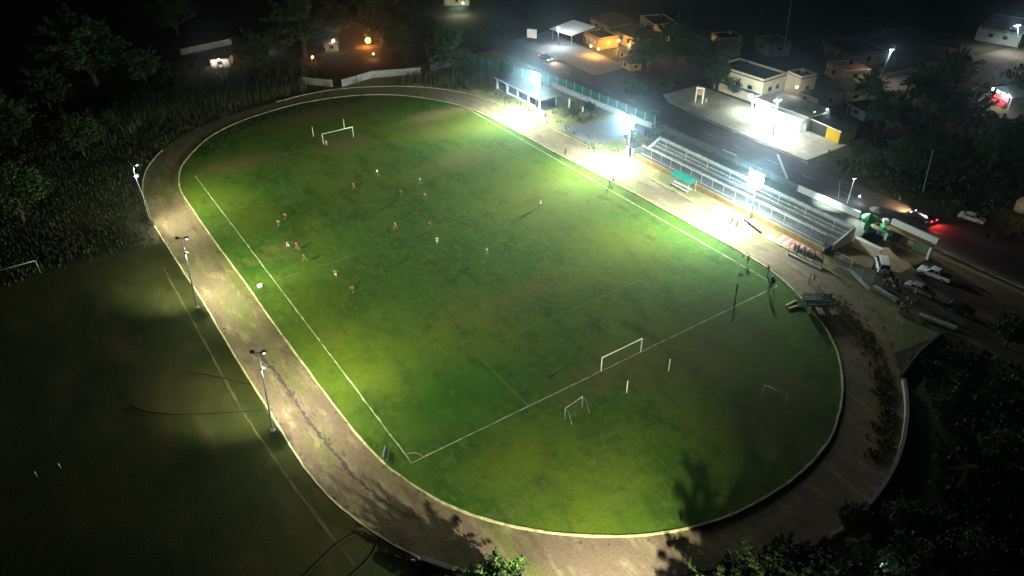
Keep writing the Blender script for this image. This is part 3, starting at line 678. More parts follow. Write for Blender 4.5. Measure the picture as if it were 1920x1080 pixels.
def car(loc, rz, label, paint, kind='sedan', lights=False, group=None, cat='car', box=None):
    r = empty('parked_car' if not lights else 'moving_car', loc, rz, label, cat, group)
    L = 4.4; w = 1.75
    if kind == 'sedan': prof = [(-2.2, .35), (-2.2, .75), (-2.05, .92), (-1.45, .98), (1.0, .98), (2.0, .82), (2.2, .6), (2.2, .35)]; cab = [(-1.5, .97), (-1.0, 1.4), (.35, 1.43), (1.15, .97)]
    elif kind == 'pickup': prof = [(-2.6, .45), (-2.6, 1.02), (-2.5, 1.06), (-.75, 1.06), (-.7, 1.06), (1.2, 1.08), (2.35, .98), (2.5, .75), (2.5, .42)]; cab = [(-.85, 1.05), (-.65, 1.68), (.55, 1.7), (1.3, 1.07)]; w = 1.85
    else: prof = [(-2.4, .4), (-2.4, 1.1), (-2.35, 1.15), (1.6, 1.12), (2.3, .9), (2.4, .6), (2.4, .38)]; cab = [(-2.35, 1.14), (-2.2, 1.95), (1.0, 1.98), (1.75, 1.1)]; w = 1.85
    def loft(pr, w0, w1, nm, m, par):
        n = len(pr); vs = []; zmin = min(z for _, z in pr); zmax = max(z for _, z in pr)
        for s in (-1, 1):
            for x, z in pr:
                t = (z - zmin) / (zmax - zmin); vs.append((x, s * (w0 + (w1 - w0) * t) / 2, z))
        fs = [tuple(range(n)), tuple(range(2 * n - 1, n - 1, -1))] + [(i, i + n, (i + 1) % n + n, (i + 1) % n) for i in range(n)]
        o = MB().add(vs, fs).build(nm, m, par)
        bv = o.modifiers.new('b', 'BEVEL'); bv.width = .06; bv.segments = 2; bv.limit_method = 'ANGLE'
        return o
    body = loft(prof, w, w * .95, 'body', paint, r)
    loft(cab, w * .93, w * .74, 'cabin', paint, r)
    # windows, proud of the cabin sides
    c0, c1, c2, c3 = [Vector((a, 0, b)) for a, b in cab]
    zb, zt = c0.z + .06, c1.z - .07
    def wx(a, b, z): return a.x + (b.x - a.x) * (z - a.z) / (b.z - a.z)
    yb, yt = w * .93 / 2 + .006, w * .74 / 2 + .012
    fr = lambda z: yb + (yt - yb) * (z - c0.z) / (c1.z - c0.z)
    for s in (-1, 1):
        xm = (c1.x + c2.x) / 2; gl = MB()
        for xa0, xa1, xb0, xb1 in ((wx(c0, c1, zb) + .12, wx(c0, c1, zt) + .08, xm - .05, xm - .05), (xm + .05, xm + .05, wx(c3, c2, zb) - .14, wx(c3, c2, zt) - .08)):
            q = [(xa0, s * fr(zb), zb), (xb0, s * fr(zb), zb), (xb1, s * fr(zt), zt), (xa1, s * fr(zt), zt)]
            gl.add(q + [(a, b + s * .012, c) for a, b, c in q], [(4, 5, 6, 7), (0, 1, 5, 4), (1, 2, 6, 5), (2, 3, 7, 6), (3, 0, 4, 7)])
        gl.build('side_window', M_glass, r)
    for a, b, nm, s in ((c3, c2, 'windscreen', 1), (c0, c1, 'rear_window', -1)):
        q = [Vector((wx(a, b, z), y, z)) + Vector((s * .02, 0, .012)) for z, y in ((zb, -fr(zb) + .12), (zb, fr(zb) - .12), (zt, fr(zt) - .1), (zt, -fr(zt) + .1))]
        MB().add(q + [v + Vector((s * .015, 0, .008)) for v in q], [(4, 5, 6, 7), (0, 1, 5, 4), (1, 2, 6, 5), (2, 3, 7, 6), (3, 0, 4, 7)]).build(nm, M_glass, r)
    xf = prof[-1][0]; xr = prof[0][0]
    wb = 1.35 if kind == 'sedan' else 1.55
    for x in (-wb, wb):
        for s in (-1, 1): wheel(r, x, s * (w / 2 - .08), .32 if kind == 'sedan' else .37)
    for s in (-1, 1):
        MB().box((xf - .02, s * w * .36, prof[-2][1] - .02), (.09, .32, .14)).build('headlight', L_head if lights else M_wmetal, r)
        MB().box((xr + .01, s * w * .39, .78), (.07, .2, .2)).build('tail_light', L_red if lights else mat('red_lens', (.25, .01, .01), .3, 0), r)
        MB().box((c3.x - .25, s * (w / 2 + .1), c3.z + .07), (.12, .18, .12)).build('mirror', paint, r)
    MB().box((xf + .015, 0, .42), (.08, w * .9, .16)).build('bumper', M_dark, r)
    if kind == 'pickup':
        bed = MB(); bed.box((-1.68, 0, 1.075), (1.55, 1.5, .02)); bed.build('load_bed', M_dark, r)
    if box: MB().box((-1.5, 0, 1.35), (1.2, 1.4, .5)).build('load', box, r)
    if lights:
        for s in (-1, 1):
            light(r, 'SPOT', (xf + .15, s * .6, .7), None, 5200, (1, .62, .3), .06, 75, .8).rotation_euler = (R(82), 0, R(-90))
            light(r, 'SPOT', (xr - .15, s * .6, .8), None, 700, (1, .05, .05), .1, 150, .8).rotation_euler = (R(70), 0, R(90))
    return r
P_white = mat('white_car_paint', (.72, .75, .74), .3, 0, spec=.6); P_silver = mat('silver_car_paint', (.45, .48, .48), .28, 0, metal=.5, spec=.6); P_dark = mat('dark_car_paint', (.02, .022, .03), .25, 0, spec=.6); P_red = mat('dark_red_paint', (.16, .02, .02), .3, 0, spec=.6)
def cl(q, a, z=.05): p = G(*q); return (p.x, p.y, z)
car(cl((1820, 414), 0), R(-78), 'white car parked across the road, beyond the braking car', P_white)
car(cl((1750, 520), 0, .04), R(100), 'pale pickup truck by the entrance gateway', P_white, 'pickup', cat='pickup truck')
car(cl((1722, 548), 0, .04), R(-82), 'silver car parked beside the crowd', P_silver)
car(cl((1652, 503), 0, .04), R(40), 'white roofed van behind the gate fence', P_white, 'van', cat='van')
car(cl((1795, 583), 0, .04), R(-80), 'dark car with one glint, nearest the lower right', P_dark)
car(cl((1872, 378), 0), R(-60), 'dark car with pale trim at the far roadside', P_dark)
car((106, -.8, .05), R(82), 'braking car with lit headlights and red tail lights on the road', P_red, lights=True)
car((105.6, 116, .05), R(-90), 'moving car with headlights on, far up the road by the first floodlight', P_dark, lights=True)
car(cl((1782, 590), 0, .04), R(-78), 'dark red car half hidden below the silver car', P_red) if False else None

def motorcycle(loc, rz, label=None, colr=None, group=None):
    r = empty('motorcycle', loc, rz, label, 'motorcycle', group)
    for x in (-.62, .65): wheel(r, x, 0, .3, .11)
    MB().tube([(-.62, 0, .3), (-.2, 0, .5), (.3, 0, .55), (.5, 0, .9)], .05, 6).build('frame', M_dark, r, True)
    MB().ball((.18, 0, .78), .2, 8, 6, (1.3, .75, .7)).build('tank', colr or P_red, r, True)
    MB().box((-.38, 0, .8), (.7, .26, .1)).build('seat', M_black, r)
    MB().box((-.05, 0, .42), (.45, .3, .32)).build('engine', M_galv, r)
    for s in (-1, 1): MB().tube([(.65, s * .09, .3), (.48, s * .09, .98)], .025, 6).build('fork', M_galv, r)
    MB().tube([(.3, -.38, 1.02), (.46, -.15, 1.02), (.46, .15, 1.02), (.3, .38, 1.02)], .02, 6).build('handlebar', M_galv, r)
    MB().ball((.58, 0, .88), .1, 7, 5).build('headlight', M_wmetal, r, True)
    return r
mc = motorcycle(cl((1489, 466), 0, .04), R(35), 'first motorcycle of the dark row, next to the striped ramp', P_dark, 'motorcycles parked by the entrance')
mcl = [((1497, 470), 30, 'motorcycle second from the striped ramp'), ((1507, 474), 40, 'motorcycle third from the striped ramp'), ((1516, 478), 25, 'motorcycle fourth from the striped ramp'), ((1526, 482), 38, 'motorcycle fifth from the striped ramp'),
       ((1668, 527), 70, 'motorcycle behind the white van, upper of the cluster'), ((1662, 537), 95, 'motorcycle in the middle of the cluster below the van'), ((1676, 541), 60, 'motorcycle at the lower end of the cluster below the van'), ((1684, 531), 120, 'motorcycle between the van cluster and the silver car'), ((1690, 585), 10, 'motorcycle under the crowd by the wall')]
for q, a, lab in mcl: dup(mc, cl(q, 0, .04), R(a), lab, 'motorcycles parked by the entrance')
dup(mc, (-6.2, -12.3, .03), R(-50), 'motorcycle with a white helmet on its tank, bottom left outside the kerb')
p = Vector((-6.0, -12.6, .95)); r = empty('helmet', p, 0, 'white helmet on the motorcycle outside the bottom kerb', 'helmet')
MB().ball((0, 0, .14), .16, 8, 7).build('shell', M_white, r, True); MB().box((.12, -.04, .12), (.1, .18, .08)).build('visor', M_glass, r)

# flat trailer with stake sides by the kerb
a = G(1478, 578); c = G(1565, 566); p = (a + c) / 2
r = empty('stake_trailer', (71.2, -9.2, .04), R(-38), 'dark green stake sided trailer standing across the track', 'trailer')
r.location = (G(1532, 577).x, G(1532, 577).y, .04)
tg = mat('dark_green_paint', (.02, .05, .04), .6, .3, 2)
MB().box((0, 0, .85), (4.4, 2.1, .12)).build('deck', tg, r)
for s in (-1, 1):
    b = MB()
    for k in range(3): b.box((0, s * 1.03, 1.1 + k * .35), (4.4, .04, .16))
    b.build('side_rail', mat('teal_grey_paint', (.06, .12, .1), .6, .3, 2), r)
    b = MB()
    for x in (-2.1, -1.05, 0, 1.05, 2.1): b.box((x, s * 1.07, 1.35), (.08, .04, 1.1))
    b.build('stakes', tg, r)
    for x in (-.9, .9): wheel(r, x, s * .85, .36, .2)
MB().tube([(2.2, 0, .75), (3.4, 0, .5)], .06, 6).build('drawbar', M_dark, r)
MB().tube([(2.9, 0, .55), (2.9, 0, 0)], .04, 6).build('jack_leg', M_dark, r)
for i, (q0, q1, lab) in enumerate([((1473, 575), (1492, 566), 'upper pale timber beam left of the trailer'), ((1478, 581), (1496, 575), 'lower pale timber beam left of the trailer')]):
    a, c = G(*q0), G(*q1); o = MB().hexa([a + Vector((0, -.14, .06)), c + Vector((0, -.14, .06)), c + Vector((0, .14, .06)), a + Vector((0, .14, .06)), a + Vector((0, -.14, .34)), c + Vector((0, -.14, .34)), c + Vector((0, .14, .34)), a + Vector((0, .14, .34))]).build('timber_beam', mat('pale_timber', (.5, .46, .28), .8, .25, 3))
    tag(o, lab, 'beam')
p = G(1496, 562); r = empty('hurdle_stack', (p.x, p.y, .04), R(20), 'pale heap of stacked hurdles between the kerb and the trailer', 'hurdles')
for k in range(3):
    b = MB(); b.tube([(-.5, k * .3, 0), (-.5, k * .3, .95), (.5, k * .3, .95), (.5, k * .3, 0)], .03, 6); b.box((0, k * .3, .85), (1.0, .03, .14)); b.build('hurdle', mat('pale_timber', (1, 1, 1)), r)

# ------------------------------------------------------------------ bleachers
M_stand = mat('worn_edge_paint', (.4, .42, .37), .9, .4, 1.3, col2=(.16, .165, .14))
r = empty('bleachers', (80.6, 2, 0), 0, 'long stepped concrete bleachers with white edged rows and front railing', 'bleachers')
Lb = 48.0
def ybox(mbx, x0, x1, z0, z1, y0=0, y1=Lb): return mbx.box(((x0 + x1) / 2, (y0 + y1) / 2, (z0 + z1) / 2), (x1 - x0, y1 - y0, z1 - z0))
ybox(MB(), 0, .3, 0, 1.05).build('front_wall', M_ochre, r)
ybox(MB(), .3, 4.2, 0, .98).build('lower_deck', M_concd, r)
for k, (x0, x1, z) in enumerate(((4.2, 5.4, 1.35), (5.4, 6.2, 1.75), (6.2, 7.1, 2.15), (7.1, 8.2, 2.45))):
    st = ybox(MB(), x0, x1, 0, z).build('step', M_concd, r)
    if k != 3: ybox(MB(), x0 - .02, x0 + .28, z + .003, z + .09).build('seat_edge', M_stand, st)
bk = ybox(MB(), 7.2, 7.5, 2.455, 3.05); bk.build('back_parapet', mat('grey_render', (.3, .32, .29), .9, .25, 1), r)
ybox(MB(), 7.16, 7.54, 3.053, 3.14).build('coping', M_stand, r)
for k in range(8): MB().box((6.15, 3 + k * 6, 2.4), (.05, .05, 1.3)).build('rail_post', M_wmetal, r)
MB().hexa([(4.2, Lb, 0), (7.5, Lb, 0), (7.5, Lb + .3, 0), (4.2, Lb + .3, 0), (4.2, Lb, 1.5), (7.5, Lb, 3.15), (7.5, Lb + .3, 3.15), (4.2, Lb + .3, 1.5)]).build('end_wall', M_white, r)
MB().hexa([(2.2, -.3, 0), (7.5, -.3, 0), (7.5, 0, 0), (2.2, 0, 0), (2.2, -.3, 1.3), (7.5, -.3, 3.15), (7.5, 0, 3.15), (2.2, 0, 1.3)]).build('end_wall', M_wall, r)
for k in range(17): MB().tube([(1.1, 1.0 + k * 2.87, .95), (1.1, 1.0 + k * 2.87, 3.0)], .06, 6).build('fence_post', M_galv, r)
b = MB(); b.tube([(1.1, 1, 3.0), (1.1, 47, 3.0)], .055, 6); b.tube([(1.1, 1, 1.2), (1.1, 47, 1.2)], .03, 6)
b.build('top_rail', M_wmetal, r)
b = MB()
for k in range(230): b.tube([(1.1, 1 + k * .2, 1.2), (1.1, 1 + k * .2, 2.0)], .012, 3, cap=False)
b.build('railing_bars', M_galv, r)
# little room at the far end
rr_ = empty('stand_store', (81.8, 51.5, 0), 0, 'small dark store with pale wall at the far end of the bleachers', 'store room')
MB().box((0, 0, 1.1), (2.4, 2.0, 2.2)).build('wall', M_wall, rr_); MB().box((0, 0, 2.26), (2.8, 2.4, .12)).build('roof', M_roof, rr_); MB().box((-1.22, 0, .95), (.05, .9, 1.9)).build('door', M_dark, rr_)

# long dark plank bench near the kerb
a, c = G(1395, 413), G(1427, 438); p = (a + c) / 2; ang = math.atan2(c.y - a.y, c.x - a.x)
r = empty('plank_bench', (p.x, p.y, .03), ang, 'long dark plank bench on the verge below the brightest lamp', 'bench'); l = (c - a).length
MB().box((0, 0, .42), (l, .45, .08)).build('seat', mat('dark_wood', (.07, .04, .03), .8, .3, 3), r)
for s in (-.45, -.15, .15, .45): MB().box((s * l, 0, .19), (.12, .35, .38)).build('leg', M_dark, r)
# dugout with green roof
r = empty('dugout', (78.6, 34.2, .03), 0, 'team dugout with sloping green sheet roof and white benches', 'dugout')
b = MB(); b.hexa([(-.9, -3.1, 2.05), (1.3, -3.1, 2.5), (1.3, 2.6, 2.5), (-.9, 2.6, 2.05), (-.9, -3.1, 2.11), (1.3, -3.1, 2.56), (1.3, 2.6, 2.56), (-.9, 2.6, 2.11)])
b.build('roof', M_teal, r)
b = MB()
for k in range(9): y = -2.95 + k * .68; b.box((.2, y, 2.36), (2.2, .05, .04), M=Matrix.Rotation(-math.atan(.45 / 2.2), 3, 'Y'))
b.build('roof_ribs', M_teal, r)
for x, z in ((-.8, 2.05), (1.2, 2.45)):
    for y in (-2.9, 2.4): MB().tube([(x, y, 0), (x, y, z)], .045, 6).build('roof_post', M_wmetal, r)
for x in (-.75, .35):
    for y0, y1 in ((-2.7, -.3), (-.1, 2.2)):
        bb = MB().box((x, (y0 + y1) / 2, .45), (.38, y1 - y0, .07)).build('bench_seat', M_white, r)
        g = MB()
        for yy in (y0 + .3, y1 - .3): g.box((x, yy, .2), (.3, .08, .4))
        g.build('bench_leg', M_galv, bb)

# ------------------------------------------------------------------ pavilion
r = empty('pavilion', (80, 84, 0), 0, 'long open pavilion with flat roof on square white posts', 'pavilion')
MB().box((3.0, 9.6, .1), (5.6, 20.4, .2)).build('floor', M_conc, r)
for k in range(5):
    MB().box((.35, .3 + k * 4.75, 1.45), (.42, .42, 2.5)).build('post', M_white, r); MB().box((5.4, .3 + k * 4.75, 1.45), (.3, .3, 2.5)).build('post', M_white, r)
MB().box((2.9, 9.8, 2.8), (6.0, 20.8, .22)).build('roof', M_concd, r)
MB().box((-.02, 9.8, 2.84), (.16, 20.9, .36)).build('fascia', M_white, r)
b = MB()
for k in (1, 2, 3): b.box((.35, .3 + k * 4.75 - 2.4, .42), (.2, 4.3, .4))
b.build('parapet', M_white, r)
MB().box((5.6, 9.8, 1.4), (.15, 20, 2.4)).build('back_wall', M_concd, r)
# posts beyond the pavilion
for (x, y, h, lab) in ((87, 81, 2.6, 'lone white post standing right of the pavilion'), (88.5, 77.5, 1.4, 'short white post farthest right of the pavilion')):
    r = empty('fence_post', (x, y, 0), 0, lab, 'post'); MB().box((0, 0, h / 2), (.3, .3, h)).build('shaft', M_white, r); MB().box((0, 0, h + .04), (.38, .38, .08)).build('cap', M_conc, r)

# ------------------------------------------------------------------ walls and fences
def wall_fence(name, pts, h, th, m, label, cat, posts=None, pm=None, coping=None, step=3.0, z0=0):
    r = empty(name, (pts[0][0], pts[0][1], 0), 0, label, cat); o = pts[0]
    L = [(a - o[0], b - o[1]) for a, b in pts]
    mb = MB(); strip(mb, dens(L, 4), th, z0, h); mb.build('panel', m, r)
    if coping: mb = MB(); strip(mb, dens(L, 4), th + .12, h + .003, h + .1); mb.build('coping', coping, r)
    if posts:
        d = dens(L, step)
        for q in d[:100]: MB().box((q[0], q[1], posts / 2), (.14, .14, posts)).build('post', pm or M_conc, r)
    return r
wall_fence('boundary_wall', [(39.4, 136.6), (45.2, 130.0)], 1.9, .2, M_conc, 'white block wall behind the far bend, short left length', 'wall', 2.0, coping=None)
wall_fence('boundary_wall', [(47.3, 128.5), (57, 125.6 + 5), (69.4, 125.5)], 1.9, .2, M_conc, 'white block wall behind the far bend, long right length', 'wall', 2.0)
wall_fence('boundary_wall', [(73, 126), (85.4, 127.0)], 1.8, .2, M_concd, 'dim wall behind the tree left of the pavilion', 'wall', 1.9)
wall_fence('windbreak_fence', [(85.4, 127), (94.6, 92), (95.9, 60)], 2.8, .08, M_mesh, 'green mesh windbreak fence along the road behind the pavilion', 'fence', 2.9, M_galv)
wall_fence('block_wall', [(93.0, 96), (94.9, 60)], 1.3, .25, M_conc, 'grey block wall in front of the green windbreak fence', 'wall', 1.35, coping=M_conc)
wall_fence('roadside_wall', [(96.3, 59.8), (96.6, 20)], 1.3, .2, M_concd, 'dark low wall between walkway and road', 'wall', 1.4)
wall_fence('roadside_wall', [(96.6, 19.8), (96.8, 6.2)], 1.3, .3, M_white, 'white lit wall end behind the bleachers next to the pale pole lamp', 'wall')
light(None, 'SPOT', (94.8, 13, 5), (96.8, 12.8, .9), 6000, (.85, 1, .95), .2, 80, .8)  # added spot without a fixture, brightens the white wall
wall_fence('practice_wall', [(19.1, 182.1), (35, 184.8)], 1.8, .3, M_conc, 'pale wall far beyond the scrub, top left', 'wall', 2.0)
# entrance: cream box wall, gateway, fence panels
r = empty('entrance_wall', (86.2, .8, 0), 0, 'cream entrance wall with white coping at the end of the bleachers', 'wall')
MB().box((.8, -2.6, .9), (.4, 5.0, 1.8)).build('wall', M_cream, r); MB().box((.8, -2.6, 1.88), (.8, 5.2, .16)).build('coping', M_white, r)
def stall(loc, rz, label, box):
    r = empty('canvas_stall', loc, rz, label, 'stall', 'green canvas stalls at the entrance')
    for x in (-1.3, 1.3):
        for y in (-1.1, 1.1): MB().tube([(x, y, 0), (x, y, 2.1)], .035, 5).build('pole', M_galv, r)
    b = MB(); n = 10; vs = [(0, 0, 2.95)]
    for k in range(n):
        a = 2 * math.pi * k / n; vs.append((1.75 * math.cos(a), 1.45 * math.sin(a), 2.1 + random.uniform(-.12, .12)))
    for k in range(n):
        a = 2 * math.pi * k / n; vs.append((1.8 * math.cos(a), 1.5 * math.sin(a), 1.7 + random.uniform(-.1, .1)))
    fs = [(0, 1 + k, 1 + (k + 1) % n) for k in range(n)] + [(1 + k, 1 + n + k, 1 + n + (k + 1) % n, 1 + (k + 1) % n) for k in range(n)]
    o = b.add(vs, fs).build('canopy', M_green, r); sd = o.modifiers.new('t', 'SOLIDIFY'); sd.thickness = .03
    MB().box((0, 0, .5), (2.2, .8, 1.0)).build('counter', M_green, r)
    if box: MB().box((.8, .6, 3.0), (1.0, .9, .5)).build('roof_box', M_white, r)
    return r
p = G(1625, 427); stall((p.x, p.y, .04), .4, 'dark green canvas stall nearest the bleachers', False)
p = G(1661, 446); stall((p.x, p.y, .04), .9, 'dark green canvas stall with a white box on top, beside the gateway', True)
p = G(1640, 412); r = empty('parasol', (p.x, p.y, .04), 0, 'black parasol over boxes right behind the first green stall', 'parasol')
MB().tube([(0, 0, 0), (0, 0, 2.3)], .03, 5).build('pole', M_galv, r)
MB().add([(0, 0, 2.6)] + [(1.5 * math.cos(k * .785), 1.5 * math.sin(k * .785), 2.0) for k in range(8)], [(0, 1 + k, 1 + (k + 1) % 8) for k in range(8)]).build('canopy', M_black, r)
MB().box((.5, -.7, .4), (.8, .5, .8)).build('crate', M_red_crate if False else mat('red_crate', (.3, .06, .03), .7, .2, 2), r)
r = empty('entrance_gateway', (94.4, -5.2, 0), 0, 'entrance gateway with a broad white beam on pale posts', 'gateway')
MB().box((0, 0, 3.45), (.5, 8.4, 1.0)).build('beam', M_white, r)
MB().box((-1.0, 0, 2.88), (1.6, 8.3, .12)).build('soffit', M_ochre, r)
for y in (-3.9, 3.9): MB().box((-.9, y, 1.4), (.4, .4, 2.8)).build('post', M_white, r)
MB().box((.2, -2.2, 1.3), (.1, 3.4, 2.5)).build('gate_leaf', mat('green_grey_gate', (.12, .17, .1), .7, .25, 1), r)
MB().box((.2, 2.1, 1.3), (.1, 3.0, 2.5)).build('gate_leaf', M_dark, r)
def panel_fence(a, c, h, label, m, n, fill=None, side=M_galv):
    a = Vector(a); c = Vector(c); r = empty('metal_fence', a, 0, label, 'fence'); d = c - a
    for k in range(n + 1): MB().tube([d * (k / n), d * (k / n) + Vector((0, 0, h))], .05, 6).build('post', side, r)
    b = MB()
    for z in (.15, h): b.tube([(0, 0, z), d + Vector((0, 0, z))], .04, 5)
    b.build('rail', side, r)
    if fill:
        b = MB(); k = int(d.length / .16)
        for i in range(k): b.tube([d * (i / k) + Vector((0, 0, .15)), d * (i / k) + Vector((0, 0, h))], .018, 3, cap=False)
        b.build('bars', fill, r)
    return r
panel_fence(G(1562, 493), G(1592, 508), 2.2, 'white framed fence panel beside the dark motorcycles', M_white, 1, M_dark, M_wmetal)
panel_fence(G(1594, 510), G(1634, 532), 2.2, 'green grey fence panels along the entrance yard', M_galv, 2, M_green, M_galv)
panel_fence(G(1596, 512), G(1628, 545), .55, 'low pair of pale rails in front of the entrance fence', M_wmetal, 2, None, M_wmetal)
panel_fence(G(1478, 473), G(1540, 500), 1.9, 'dark bar fence along the row of motorcycles', M_dark, 4, M_dark, M_dark)
lw = MB(); a, c = G(1478, 478), G(1538, 507); strip(lw, dens([(a.x, a.y), (c.x, c.y)], 1.5), .35, 0, .45, jit=.05)
tag(lw.build('low_wall', M_conc), 'dark fronted low wall under the row of motorcycles', 'wall')
lw = MB(); a, c = G(1638, 540), G(1682, 566); strip(lw, dens([(a.x, a.y), (c.x, c.y)], 1.5), .7, 0, .5, jit=.03)
tag(lw.build('low_wall', M_conc), 'broad pale low wall between the gate fence and the crowd', 'wall')
lw = MB(); a, c = G(1722, 592), G(1792, 618); strip(lw, dens([(a.x, a.y), (c.x, c.y)], 1.5), .7, 0, .45, jit=.08)
tag(lw.build('low_wall', M_conc), 'pale low wall to the lower right of the crowd', 'wall')
lw = MB(); a, c = G(1690, 552), G(1808, 612); strip(lw, dens([(a.x, a.y), (c.x, c.y)], 1.5), .2, 0, .6, jit=.03)
tag(lw.build('low_wall', M_concd), 'thin kerb like wall between the crowd and the silver car', 'wall')
# thin black tubes; the first two draw cable shadows on the practice field
for pts, lab in [([(470, 722), (430, 712), (390, 703), (350, 697)], 'upper black line drawn for a cable shadow across the practice field edge'),
                 ([(490, 770), (430, 774), (340, 778), (290, 775), (262, 769), (245, 760)], 'lower black line drawn for a cable shadow across the practice field edge'),
                 ([(568, 1084), (600, 1052), (630, 1022), (660, 1004), (685, 998)], 'black cable curving towards the outer kerb at the bottom'),
                 ([(708, 1008), (706, 1028), (692, 1050), (668, 1072), (655, 1084)], 'black cable hanging in an arc beside the bottom kerb')]:
    w_ = chaikin([(G(*q).x, G(*q).y) for q in pts], 2, False)
    tag(MB().tube([(x, y, .06) for x, y in w_], .07, 5).build('cable', M_black), lab, 'cable')

# ------------------------------------------------------------------ buildings
def wd(par, x, y, z, ww, hh, face, glass=M_glass, frame=M_conc, name='window'):
    """window on a wall: face 'x-','x+','y-','y+'"""
    t = .05; s = -1 if face[1] == '-' else 1
    fr = MB()
    if face[0] == 'x':
        for a, b, c, d in ((0, hh / 2 + .04, ww + .16, .08), (0, -hh / 2 - .04, ww + .16, .08), (ww / 2 + .04, 0, .08, hh), (-ww / 2 - .04, 0, .08, hh)): fr.box((x + s * .05, y + a, z + b), (.1, c, d))
        f = fr.build(name, frame, par); MB().box((x + s * .02, y, z), (.04, ww, hh)).build('pane', glass, f)
    else:
        for a, b, c, d in ((0, hh / 2 + .04, ww + .16, .08), (0, -hh / 2 - .04, ww + .16, .08), (ww / 2 + .04, 0, .08, hh), (-ww / 2 - .04, 0, .08, hh)): fr.box((x + a, y + s * .05, z + b), (c, .1, d))
        f = fr.build(name, frame, par); MB().box((x, y + s * .02, z), (ww, .04, hh)).build('pane', glass, f)
    return f
def house(c, size, h, rz, label, wm, rm=M_roof, wins=2, winx=1, par=.35, cat='house', door=True, slope=0, glassw=M_glass, over=.25, parm=None):
    """box house; local -x faces the pitch, -y faces the camera"""
    sx, sy = size; r = empty('town_house', c, rz, label, cat)
    MB().box((0, 0, h / 2), (sx, sy, h)).build('wall', wm, r)
    if slope:
        MB().hexa([(-sx / 2 - over, -sy / 2 - over, h + .01), (sx / 2 + over, -sy / 2 - over, h + slope), (sx / 2 + over, sy / 2 + over, h + slope), (-sx / 2 - over, sy / 2 + over, h + .01),
                   (-sx / 2 - over, -sy / 2 - over, h + .13), (sx / 2 + over, -sy / 2 - over, h + slope + .12), (sx / 2 + over, sy / 2 + over, h + slope + .12), (-sx / 2 - over, sy / 2 + over, h + .13)]).build('roof', rm, r)
    else:
        MB().box((0, 0, h + .08), (sx + over * 2, sy + over * 2, .15)).build('roof', rm, r)
        if par:
            b = MB()
            for s in (-1, 1): b.box((s * (sx / 2 - .08), 0, h + .16 + par / 2), (.16, sy, par)); b.box((0, s * (sy / 2 - .08), h + .163 + par / 2), (sx - .34, .16, par))
            b.build('parapet', parm or wm, r)
    for k in range(wins): wd(r, -sx / 2, -sy / 2 + sy * (k + 1) / (wins + 1), h * .6, min(1.3, sy / (wins + 1) * .6), 1.0, 'x-', glassw)
    for k in range(winx): wd(r, -sx / 2 + sx * (k + 1) / (winx + 1), -sy / 2, h * .6, min(1.2, sx / (winx + 1) * .6), 1.0, 'y-', glassw)
    if slope == 0 and sx > 4:
        MB().tube([(sx * .2, sy * .2, h + .16), (sx * .2, sy * .2, h + 1.1), (sx * .2, sy * .2, h + 1.35)], [.5, .5, .15], 12).build('water_tank', M_dark if sy > 7 else M_conc, r, True)
        MB().tube([(-sx * .3, sy * .35, h + .16), (-sx * .3, sy * .35, h + 1.9), (-sx * .3 + .01, sy * .35, h + 2.6)], .025, 4).build('aerial', M_galv, r)
    if door:
        d = MB().box((-sx / 2 - .03, sy / 2 - .9, 1.0), (.06, .9, 2.0)).build('door', M_dark, r); MB().ball((-sx / 2 - .09, sy / 2 - .6, 1.0), .04, 5, 4).build('handle', M_galv, d)
    return r
def GZ(q, z=0): p = G(*q); return (p.x, p.y, z)
# shop row behind the forecourt
r = empty('shop_building', (127.2, 46, 0), 0, 'brightly lit shop with a white canopy over the forecourt', 'shop')
MB().box((0, 0, 1.7), (8, 15, 3.4)).build('wall', M_white, r); MB().box((.1, 0, 3.48), (8.6, 15.6, .14)).build('roof', mat('tan_roof', (.22, .19, .11), .9, .4, .6), r)
MB().box((-4.9, 0, 3.05), (1.8, 15.4, .14)).build('canopy', M_white, r)
for y in (-6.4, -3.6, -.8, 2.2, 5.4):
    MB().box((-4.03, y, 1.25), (.06, 1.7, 2.4)).build('shutter', mat('shutter', (.5, .5, .44), .6, .2, 2), r)
for y in (-7.2, 0, 7.2): MB().box((-5.6, y, 1.5), (.2, .2, 3.0)).build('column', M_wall, r)
b = MB().box((-4.9, 1, 2.93), (.5, 12.5, .06)).build('strip_light', L_cold, r)
light(r, 'AREA', (-5.0, 0, 2.85), (121, 46, 0), 2600, (.88, 1, .95), 1.0)
light(r, 'AREA', (-5.2, 6, 2.8), (120, 53, 0), 900, (.8, .95, 1), .8)
r = house((129.5, 62, 0), (8, 14, 0), 5.6, 0, 'two storey beige house with a flat coping and small square windows, behind the shop forecourt', M_cream, wins=2, winx=1, par=.5, over=.35) if False else None
r = house((132, 63.5, 0), (9, 15), 5.8, R(2), 'two storey beige house with flat coping and small dark windows', M_cream, rm=M_roof, wins=3, winx=2, par=.55, over=.3)
MB().box((-4.52, 0, 2.9), (.3, 15, .2)).build('ledge', M_wall, r); MB().box((-5.3, 0, 2.75), (1.4, 15, .12)).build('awning', M_concd, r)
light(None, 'POINT', G(1410, 183, 3.4) + Vector((-1.6, -1.2, 0)), None, 3000, (.9, 1, .9), .3)
r = empty('wall_lamp', G(1409, 178, 3.3), 0, 'round blue white lamp under the beige house, left of the shop', 'wall lamp')
MB().box((0, 0, 0), (.5, .5, .25)).build('housing', M_dark, r); MB().ball((-.35, -.2, -.05), .42, 8, 6).build('globe', L_cold, r, True)
r = house((138.5, 53, 0), (5, 5), 6.4, R(-10), 'small cream upper room with a tilted parapet above the shop', M_cream, wins=0, winx=1, par=.5, door=False, cat='building', over=.1)
light(None, 'SPOT', (114.6, 42.5, 8.6), (128, 58, 4), 9000, (.95, 1, .85), .2, 70, .9)
